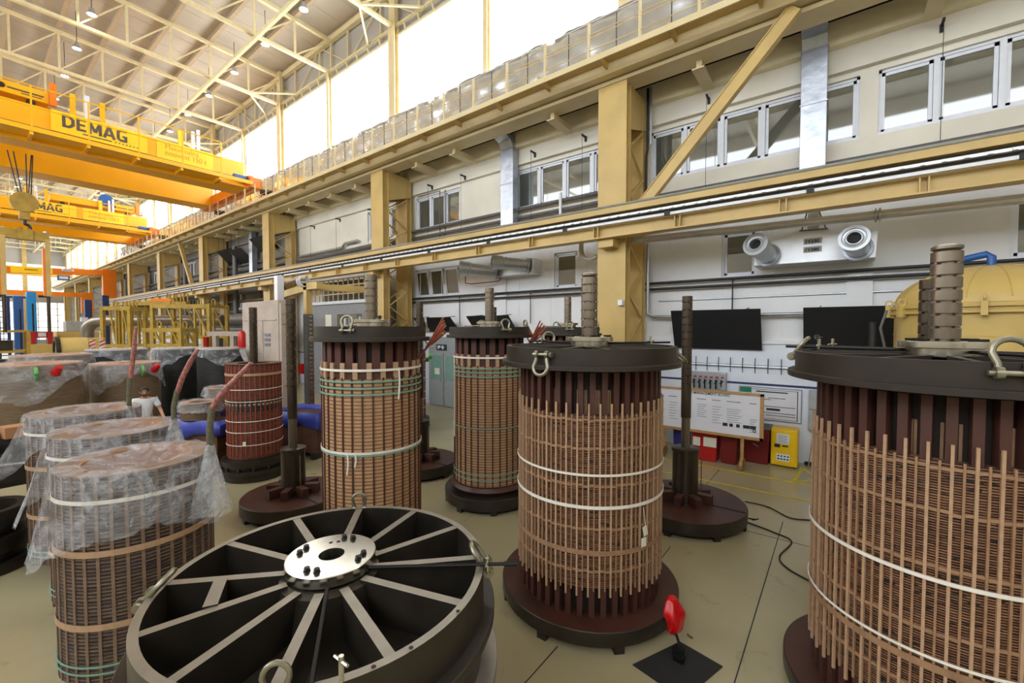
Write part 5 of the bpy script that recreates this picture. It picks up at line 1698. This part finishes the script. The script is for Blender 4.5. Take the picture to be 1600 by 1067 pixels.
text('1Y230', .085, 'ink', t, (-.66, 11.20, 4.925), (RX, 0, 0), sx=1.15, bold=.003)
text('1Y380', .085, 'ink', t, (-.66, 11.20, 4.745), (RX, 0, 0), sx=1.15, bold=.003)
t = thing('air_jet_unit', 'two silver air pipes projecting from the wall by the three sash window', 'air unit', (0, 0, 0))
MB().b6(-9.9, -7.9, 11.35, 11.85, 4.85, 5.35).build('plenum_box', 'box_foil', t, False, bevel=.012)
nozzle(t, (-9.35, 11.35, 5.03), (-10.28, 10.45, 5.14), .24)
nozzle(t, (-8.05, 11.35, 5.12), (-8.85, 10.45, 5.20), .24)
MB().tube([(-11.0, 11.5, 5.0), (-11.0, 11.5, 4.75), (-10.7, 11.5, 4.7), (-9.4, 11.5, 4.72), (-9.3, 11.5, 4.9)], .02, 8).build('small_pipe', 'copper_red', t)

# yellow pressure tank
t = thing('pressure_tank', 'large ochre domed tank at the right behind the lattice winding', 'tank', (1.86, 10.0, 0))
R = 1.13
MB().lathe([(.001, .0), (R, .0), (R, 3.36), (R + .015, 3.36)], 72).build('shell', 'olive_yellow', t)
MB().lathe([(R, 2.98), (R + .008, 2.98), (R + .008, 3.0), (R, 3.0)], 72, closed=True).build('seam_ring', 'olive_yellow', t)
MB().lathe([(R - .02, 3.32), (R + .07, 3.32), (R + .07, 3.36), (R + .02, 3.37), (R + .02, 3.40), (R + .07, 3.41), (R + .07, 3.46), (R - .02, 3.48)], 72, closed=True).build('flange', 'olive_yellow', t)
dm = [(R * math.cos(a) if a < PI / 2 - .01 else .001, 3.46 + .62 * math.sin(a)) for a in [k * PI / 24 for k in range(13)]]
dome = MB().lathe(dm, 72).build('dome', 'olive_yellow', t)
rb = MB()
for k in range(16):
    a = 2 * PI * k / 16
    rb.tube([((r_ + .004) * math.cos(a), (r_ + .004) * math.sin(a), z + .004) for r_, z in dm[1:-1]], .007, 5)
rb.build('dome_seam', 'olive_yellow', dome)
c0_ = MB().b6(R + .01, R + .12, -.035, .035, 3.28, 3.48).tube(arc((R + .07, 0, 3.52), .05, 0, 2 * PI, 10, 'xz'), .014, 6).build('clamp', 'olive_yellow', t)
for k in range(1, 14): copy_part(c0_, t, 2 * PI * k / 14)
MB().tube([(R + .02, 0, 2.7), (R + .10, 0, 2.8), (R + .10, 0, 3.5), (R + .02, 0, 3.6)], .018, 8).build('lifting_lug', 'olive_yellow', t).rotation_euler = (0, 0, math.radians(-128))
MB().tube([(0, 0, 4.05), (0, 0, 4.22), (-.05, .02, 4.27), (-.4, .12, 4.20), (-.55, .16, 4.06), (-.62, .2, 3.96)], .055, 12).build('blue_pipe', 'blue', t)
MB().tube([(-R - .12, -.3, 3.4), (-R - .2, -.35, 3.1), (-R - .12, -.3, 2.7), (-R - .12, -.3, .3)], .02, 8).build('side_pipe', 'pipe_grey', t)
MB().cyl((-R - .3, -.35), .05, 0, 3.2, 12).build('side_post', 'pipe_black', t)

# notice board, valve panel, small boxes on the white wall
t = thing('wall_notice', 'large framed notice with printed lines on the white wall beside the whiteboard', 'notice', (0, 0, 0))
MB().b6(-1.98, -.68, 11.765, 11.80, .90, 1.68).build('frame', 'ink_grey', t, False)
MB().b6(-1.96, -.70, 11.755, 11.77, .92, 1.66).build('sheet', 'white_board', t, False)
ln = MB()
for a, b, z, h_ in ((-1.93, -.75, 1.63, .008), (-1.93, -.75, .95, .008), (-1.6, -.95, 1.58, .025), (-1.35, -1.0, 1.44, .012), (-1.75, -1.3, 1.40, .012), (-1.75, -.8, 1.24, .012), (-1.38, -1.1, 1.17, .05), (-1.75, -.8, 1.09, .012), (-1.4, -.8, 1.03, .012)):
    ln.b6(a, b, 11.748, 11.756, z - h_ / 2, z + h_ / 2)
ln.b6(-.77, -.755, 11.748, 11.756, .95, 1.63)
ln.build('print', 'ink', t, False)
MB().b6(-1.95, -1.70, 11.74, 11.757, 1.54, 1.66).build('green_header', 'sign_green', t, False)
t = thing('valve_panel', 'grey valve panel with red and black handles above the whiteboard', 'valve panel', (0, 0, 0))
MB().b6(-3.1, -2.25, 11.70, 11.80, 1.52, 1.98).build('back_plate', 'galv', t, False)
vb = MB(); vr = MB()
for k in range(6):
    x = -3.0 + .13 * k
    vb.tube([(x, 11.64, 1.56), (x, 11.62, 1.80)], .018, 6).tube([(x - .03, 11.62, 1.70), (x + .05, 11.58, 1.78)], .012, 6)
    vr.tube([(x, 11.62, 1.86), (x + .06, 11.62, 1.86)], .022, 8)
vb.build('valve_body', 'bolt', t); vr.build('valve_handle', 'red_bin', t)
MB().b6(-2.36, -2.26, 11.62, 11.70, 1.55, 1.95).build('side_box', 'galv', t, False)
t = thing('wall_sockets_box', 'pair of pale grey boxes stacked on the wall left of the right lattice winding', 'electrical box', (0, 0, 0))
for z0_, z1_ in ((1.28, 1.70), (.80, 1.26)):
    MB().b6(-.55, -.38, 11.62, 11.80, z0_, z1_).build('box', 'galv', t, False, bevel=.006)
t = thing('whiteboard', 'large whiteboard of papers in a wooden frame on a stand in front of the bins', 'whiteboard', (0, 0, 0))
fr = MB()
x0, x1, z0, z1, y = -3.75, -1.26, .70, 1.70, 10.36
fr.b6(x0, x1, y - .02, y + .03, z1 - .05, z1); fr.b6(x0, x1, y - .02, y + .03, z0, z0 + .06); fr.b6(x0, x0 + .06, y - .02, y + .03, z0, z1); fr.b6(x1 - .07, x1, y - .02, y + .03, z0, z1)
fr.build('frame', 'wood', t, False)
MB().b6(x0 + .05, x1 - .06, y - .005, y + .01, z0 + .05, z1 - .04).build('panel', 'white_board', t, False)
text('OUR MANAGEMENT BOARD', .085, 'ink', t, (-2.85, y - .008, 1.585), (RX, 0, 0), sx=.86, extrude=.001, bold=.001)
sh = MB(); pr_ = MB()
for a, b, c_, d_ in ((-3.6, -3.3, .85, 1.40), (-3.25, -3.0, .85, 1.40), (-2.95, -2.7, .9, 1.42), (-2.62, -2.35, 1.0, 1.42), (-2.3, -2.05, .88, 1.40), (-2.0, -1.65, .95, 1.38), (-1.55, -1.35, .78, 1.2)):
    sh.b6(a, b, y - .009, y - .004, c_, d_)
    for q in range(7):
        z = d_ - .07 - q * (d_ - c_ - .1) / 7
        pr_.b6(a + .03, b - .03 - (q % 3) * .03, y - .011, y - .008, z, z + .012)
    pr_.b6(a + .02, b - .05, y - .010, y - .004, 1.47, 1.49)
sh.build('paper_sheet', 'white_board', t, False); pr_.build('printed_lines', 'ink_grey', t, False)
ic = MB()
for k, wq in enumerate((.10, .07, .07, .13, .11)):
    ic.b6(-2.05 + .135 * k, -2.05 + .135 * k + wq, y - .012, y - .008, .93, 1.0)
ic.lathe([(.02, 0), (.035, 0), (.035, .004), (.02, .004)], 16, closed=True)
ic.v[-64:] = [tuple(Matrix.Translation((-1.43, y - .012, .90)) @ Matrix.Rotation(RX, 4, 'X') @ Vector(v)) for v in ic.v[-64:]]
ic.build('icons', 'ink', t, False)
for x in (-3.35, -1.66):
    MB().b6(x - .03, x + .03, y + .02, y + .06, 0.04, 1.4).build('leg', 'wood', t, False)
    MB().lathe([(.001, -.03), (.20, -.03), (.20, .03), (.001, .03)], 24).xf(Matrix.Translation((x, y + .04, .13)) @ Matrix.Rotation(PI / 2, 4, 'Y') @ Matrix.Scale(.65, 4, (1, 0, 0))).build('foot', 'wood', t)

def bin_thing(label, x, y, w_, d_, h_, m, lid, paper=None, cat='bin', mark=False):
    t = thing('waste_bin', label, cat, (x, y, 0), group='bins along the wall')
    b = MB()
    k = .88
    b.add([(-w_ / 2 * k, -d_ / 2 * k, 0), (w_ / 2 * k, -d_ / 2 * k, 0), (w_ / 2 * k, d_ / 2 * k, 0), (-w_ / 2 * k, d_ / 2 * k, 0), (-w_ / 2, -d_ / 2, h_), (w_ / 2, -d_ / 2, h_), (w_ / 2, d_ / 2, h_), (-w_ / 2, d_ / 2, h_)],
          [(3, 2, 1, 0), (4, 5, 6, 7), (0, 1, 5, 4), (1, 2, 6, 5), (2, 3, 7, 6), (3, 0, 4, 7)])
    b.build('body', m, t, False, bevel=.015)
    MB().b6(-w_ / 2 - .02, w_ / 2 + .02, -d_ / 2 - .03, d_ / 2 + .01, h_, h_ + .05).build('lid', lid, t, False, bevel=.012)
    if paper:
        for (px, pz, pw, ph) in paper:
            MB().box((px, -d_ / 2 * .97 - .006, pz), (pw, .004, ph), Matrix.Rotation(math.radians(-2), 3, 'X')).build('paper_sign', 'paper', t, False)
    if mark:
        MB().box((0, -d_ / 2 * .96 - .006, .42), (.12, .006, .02), Matrix.Rotation(.5, 3, 'Y')).build('handle_mark', 'galv', t, False)
    return t
bin_thing('blue bin left of the red ones, half hidden by the bare post', -3.05, 10.85, .34, .4, .78, 'blue_bin', 'blue_bin')
bin_thing('bright red bin with two white paper signs', -2.48, 10.80, .56, .44, .68, 'red_bin', 'red_plastic', ((-.17, .44, .16, .2), (.12, .46, .28, .22)))
bin_thing('dark red bin between the bright red bin and the board leg', -1.98, 10.85, .36, .42, .70, 'bin_dark', 'bin_dark')
bin_thing('broad dark red bin with a grey lid left of the yellow cabinet', -1.50, 11.35, .54, .5, .80, 'bin_dark', 'pipe_grey', mark=True)
t = thing('safety_cabinet', 'yellow safety cabinet with white warning labels at the wall', 'cabinet', (-.96, 11.42, 0))
MB().b6(-.25, .25, -.25, .22, .03, .84).build('body', 'safety_yellow', t, False, bevel=.008)
MB().b6(-.22, .22, -.27, -.25, .06, .80).build('door', 'safety_yellow', t, False, bevel=.006)
MB().b6(-.14, .10, -.276, -.27, .53, .75).b6(-.14, .11, -.276, -.27, .14, .30).build('warning_label', 'frame_white', t, False)
MB().b6(-.18, -.07, -.285, -.27, .44, .51).build('latch', 'ink', t, False)
pr_ = MB().b6(-.03, .08, -.279, -.27, .465, .495)
for k in range(4):
    pr_.box((-.10 + .06 * k, -.278, .25), (.032, .004, .032), Matrix.Rotation(PI / 4, 3, 'Y')); pr_.b6(-.12 + .058 * k, -.08 + .058 * k, -.279, -.276, .17, .2)
for k in range(5):
    pr_.b6(-.11, .07 - .02 * (k % 2), -.279, -.276, .56 + .035 * k, .568 + .035 * k)
pr_.build('printed_symbols', 'ink', t, False)
for sx in (-.2, .2):
    MB().b6(sx - .03, sx + .03, -.22, .2, 0, .03).build('foot', 'ink', t, False)
o = MB().tube([(-.52, 11.5, .02), (-.45, 11.78, .75)], .012, 6).build('broom_stick', 'wood'); tag(o, 'thin stick leaning on the wall right of the yellow cabinet', 'stick')
o = MB().tube([(-.6, 11.68, .04), (-.1, 11.62, .05), (.5, 11.66, .05), (1.0, 11.5, .05)], .04, 8).build('hose', 'rubber'); tag(o, 'black hose lying on the floor along the wall', 'hose')

# mat, red bag, cables
o = MB().prism([(-1.46, 3.72), (-1.20, 4.28), (-.80, 4.20), (-.98, 3.62)], .001, .012).build('floor_mat', 'mat_black', None, False)
tag(o, 'square black mat on the floor by the central lattice winding', 'mat')
t = thing('red_pouch', 'red plastic pouch with a black buckle tied to the base of the central winding', 'pouch', (-1.25, 4.23, .10))
b = MB()
for i in range(20):
    a = 2 * PI * i / 20
    for q in range(9):
        u = q / 8
        rr_ = .10 * math.sin(PI * (.06 + .88 * u)) ** .6 * (1 + .45 * noise.noise(Vector((math.cos(a) * 2, math.sin(a) * 2, u * 4)))) + .008
        b.v.append((rr_ * math.cos(a) * .8 + .02 * math.sin(u * 5), rr_ * math.sin(a) * 1.15, .005 + .36 * u))
for i in range(20):
    for q in range(8):
        j = (i + 1) % 20
        b.f.append((i * 9 + q, j * 9 + q, j * 9 + q + 1, i * 9 + q + 1))
b.f.append(tuple(i * 9 for i in range(20))); b.f.append(tuple(i * 9 + 8 for i in range(20)))
b.build('pouch', 'red_plastic', t).modifiers.new('sub', 'SUBSURF').render_levels = 2
MB().tube([(.05, -.08, .06), (.09, -.14, .04), (.10, -.16, -.05)], .014, 8).b6(.05, .14, -.2, -.13, -.06, 0).b6(.07, .16, -.24, -.17, -.09, -.04).build('buckle', 'bolt', t)
MB().tube([(.14, -.02, .06), (.17, .02, .02)], .012, 8).build('clip', 'steel', t)
def curve(pts, n=10):
    out = []
    P = [Vector(p) for p in pts]
    for i in range(len(P) - 1):
        a, b, c_, d = P[max(i - 1, 0)], P[i], P[i + 1], P[min(i + 2, len(P) - 1)]
        for k in range(n):
            u = k / n
            out.append(.5 * ((2 * b) + (c_ - a) * u + (2 * a - 5 * b + 4 * c_ - d) * u * u + (3 * b - a - 3 * c_ + d) * u ** 3))
    return out + [P[-1]]
o = MB().tube(curve([(-1.3, 8.5, .012), (-.94, 8.48, .012), (-.6, 8.21, .012), (-.3, 8.32, .012), (.3, 8.5, .012)]), .011, 6).build('cable', 'cable'); tag(o, 'black cable on the floor running to the right behind the bare post', 'cable')
o = MB().tube(curve([(-1.12, 7.6, .012), (-.75, 7.47, .012), (-.51, 7.30, .012), (-.60, 6.73, .012), (-.48, 6.44, .012), (-.1, 6.2, .012)]), .011, 6).build('cable', 'cable'); tag(o, 'looping black cable on the floor right of the bare post base', 'cable')
o = MB().tube([(-1.10, 7.55, .1), (-1.0, 7.52, .12), (-.98, 7.62, .10), (-1.06, 7.68, .04)], .012, 6).build('base_handle', 'bolt'); tag(o, 'small black handle at the rim of the bare post base', 'handle')

# ================================================================ PERSON
def skin_mesh(name, chains, m, parent, sub=2):
    """chains: list of point lists [(x,y,z,rx,ry)], connected when a point repeats"""
    idx, vs, rad, es = {}, [], [], []
    for ch in chains:
        prev = None
        for p in ch:
            key = tuple(round(c_, 4) for c_ in p[:3])
            if key not in idx:
                idx[key] = len(vs); vs.append(p[:3]); rad.append(p[3:])
            k = idx[key]
            if prev is not None and prev != k: es.append((prev, k))
            prev = k
    me = bpy.data.meshes.new(name)
    me.from_pydata(vs, es, [])
    o = bpy.data.objects.new(name, me)
    C.objects.link(o)
    o.parent = parent
    sk = o.modifiers.new('skin', 'SKIN')
    sk.use_smooth_shade = True
    if not me.skin_vertices:
        return o
    for i, r_ in enumerate(rad):
        v = me.skin_vertices[0].data[i]
        v.radius = r_
        v.use_root = (i == 0)
    sb = o.modifiers.new('sub', 'SUBSURF'); sb.levels = sub; sb.render_levels = sub
    me.materials.append(M[m])
    return o
pt = thing('person', 'man in a white t-shirt looking down behind the wrapped coils', 'person', (-13.14, 2.72, 0), math.radians(-12))
pel, chest, neck0 = (0, 0, .95, .13, .16), (.05, 0, 1.30, .11, .17), (.09, 0, 1.44, .06, .06)
def arm(s):
    return [(.08, .19 * s, 1.39, .05, .05), (.10, .28 * s, 1.14, .04, .04), (.30, .34 * s, .97, .03, .03), (.38, .35 * s, .93, .026, .034), (.44, .35 * s, .91, .02, .036)]
chains = [[pel, (.02, 0, 1.12, .11, .145), chest, neck0, (.14, 0, 1.53, .055, .055)],
          [(.14, 0, 1.53, .055, .055), (.17, 0, 1.60, .085, .075), (.16, 0, 1.66, .075, .07)],
          [(.17, 0, 1.60, .085, .075), (.235, 0, 1.565, .045, .05)]]
for s in (-1, 1):
    chains.append([chest] + arm(s))
    chains.append([pel, (0, .10 * s, .88, .09, .09), (.02, .11 * s, .48, .06, .06), (-.02, .11 * s, .09, .04, .04), (.10, .12 * s, .04, .035, .045)])
    hx, hy, hz = .44, .35 * s, .91
    for k in range(4):
        dy = (-.027 + .018 * k) * s
        L = (.062, .072, .068, .052)[k]
        chains.append([(.44, .35 * s, .91, .02, .036), (hx + .03, hy + dy, hz - .004, .010, .010), (hx + .03 + L * .6, hy + dy * 1.2, hz - .02, .009, .009), (hx + .03 + L, hy + dy * 1.25, hz - .045, .008, .008)])
    chains.append([(.38, .35 * s, .93, .026, .034), (.41, hy - .045 * s, hz + .0, .011, .011), (.445, hy - .065 * s, hz - .02, .009, .009)])
skin_mesh('body', chains, 'skin', pt)
ts = [[(0, 0, .90, .15, .185), (.02, 0, 1.12, .13, .17), (.05, 0, 1.30, .125, .19), (.08, 0, 1.415, .085, .12)]]
for s in (-1, 1):
    ts.append([(.05, 0, 1.30, .125, .19), (.08, .19 * s, 1.39, .075, .075), (.095, .255 * s, 1.21, .07, .07)])
skin_mesh('t_shirt', ts, 'tshirt', pt)
tr = []
for s in (-1, 1):
    tr.append([(0, 0, .95, .14, .17), (0, .10 * s, .86, .10, .10), (.02, .11 * s, .48, .075, .075), (-.02, .11 * s, .10, .06, .06)])
    MB().box((.06, .12 * s, .04), (.27, .10, .08)).build('shoe', 'rubber', pt, bevel=.02)
skin_mesh('trousers', tr, 'jeans', pt)
hr = MB()
for i in range(18):
    a = 2 * PI * i / 18
    for q in range(8):
        ph = q / 7 * (1.9 if abs((a + PI) % (2 * PI) - PI) > 1.0 else 1.25)
        hr.v.append((.155 + .098 * math.sin(ph) * math.cos(a) + .012 * noise.noise(Vector((a * 2, ph * 3, 0))), .088 * math.sin(ph) * math.sin(a), 1.625 + .10 * math.cos(ph)))
for i in range(18):
    for q in range(7):
        j = (i + 1) % 18
        hr.f.append((i * 8 + q, j * 8 + q, j * 8 + q + 1, i * 8 + q + 1))
hr.build('hair', 'hair', pt)
fc = MB()
for s in (-1, 1):
    fc.lathe([(.001, -.006), (.007, 0), (.001, .006)], 10, (.253, .033 * s, 1.598))
fc.build('eyes', 'ink', pt)
br_ = MB()
for s in (-1, 1):
    br_.tube([(.252, .016 * s, 1.618), (.248, .052 * s, 1.622)], .006, 6)
br_.build('eyebrows', 'hair', pt)
MB().tube([(.252, 0, 1.605), (.272, 0, 1.568), (.256, 0, 1.562)], [.008, .014, .008], 8).build('nose', 'skin', pt)
MB().tube([(.258, -.022, 1.535), (.266, 0, 1.535), (.258, .022, 1.535)], .006, 6).build('mouth', 'copper_red', pt)
MB().tube([(.20, -.05, 1.53), (.245, -.03, 1.515), (.255, 0, 1.51), (.245, .03, 1.515), (.20, .05, 1.53)], .016, 8).build('beard', 'hair', pt)
for s in (-1, 1):
    MB().lathe([(.001, -.03), (.016, -.012), (.018, .012), (.001, .03)], 10).xf(Matrix.Translation((.155, .085 * s, 1.585)) @ Matrix.Scale(.6, 4, (0, 1, 0))).build('ear', 'skin', pt)
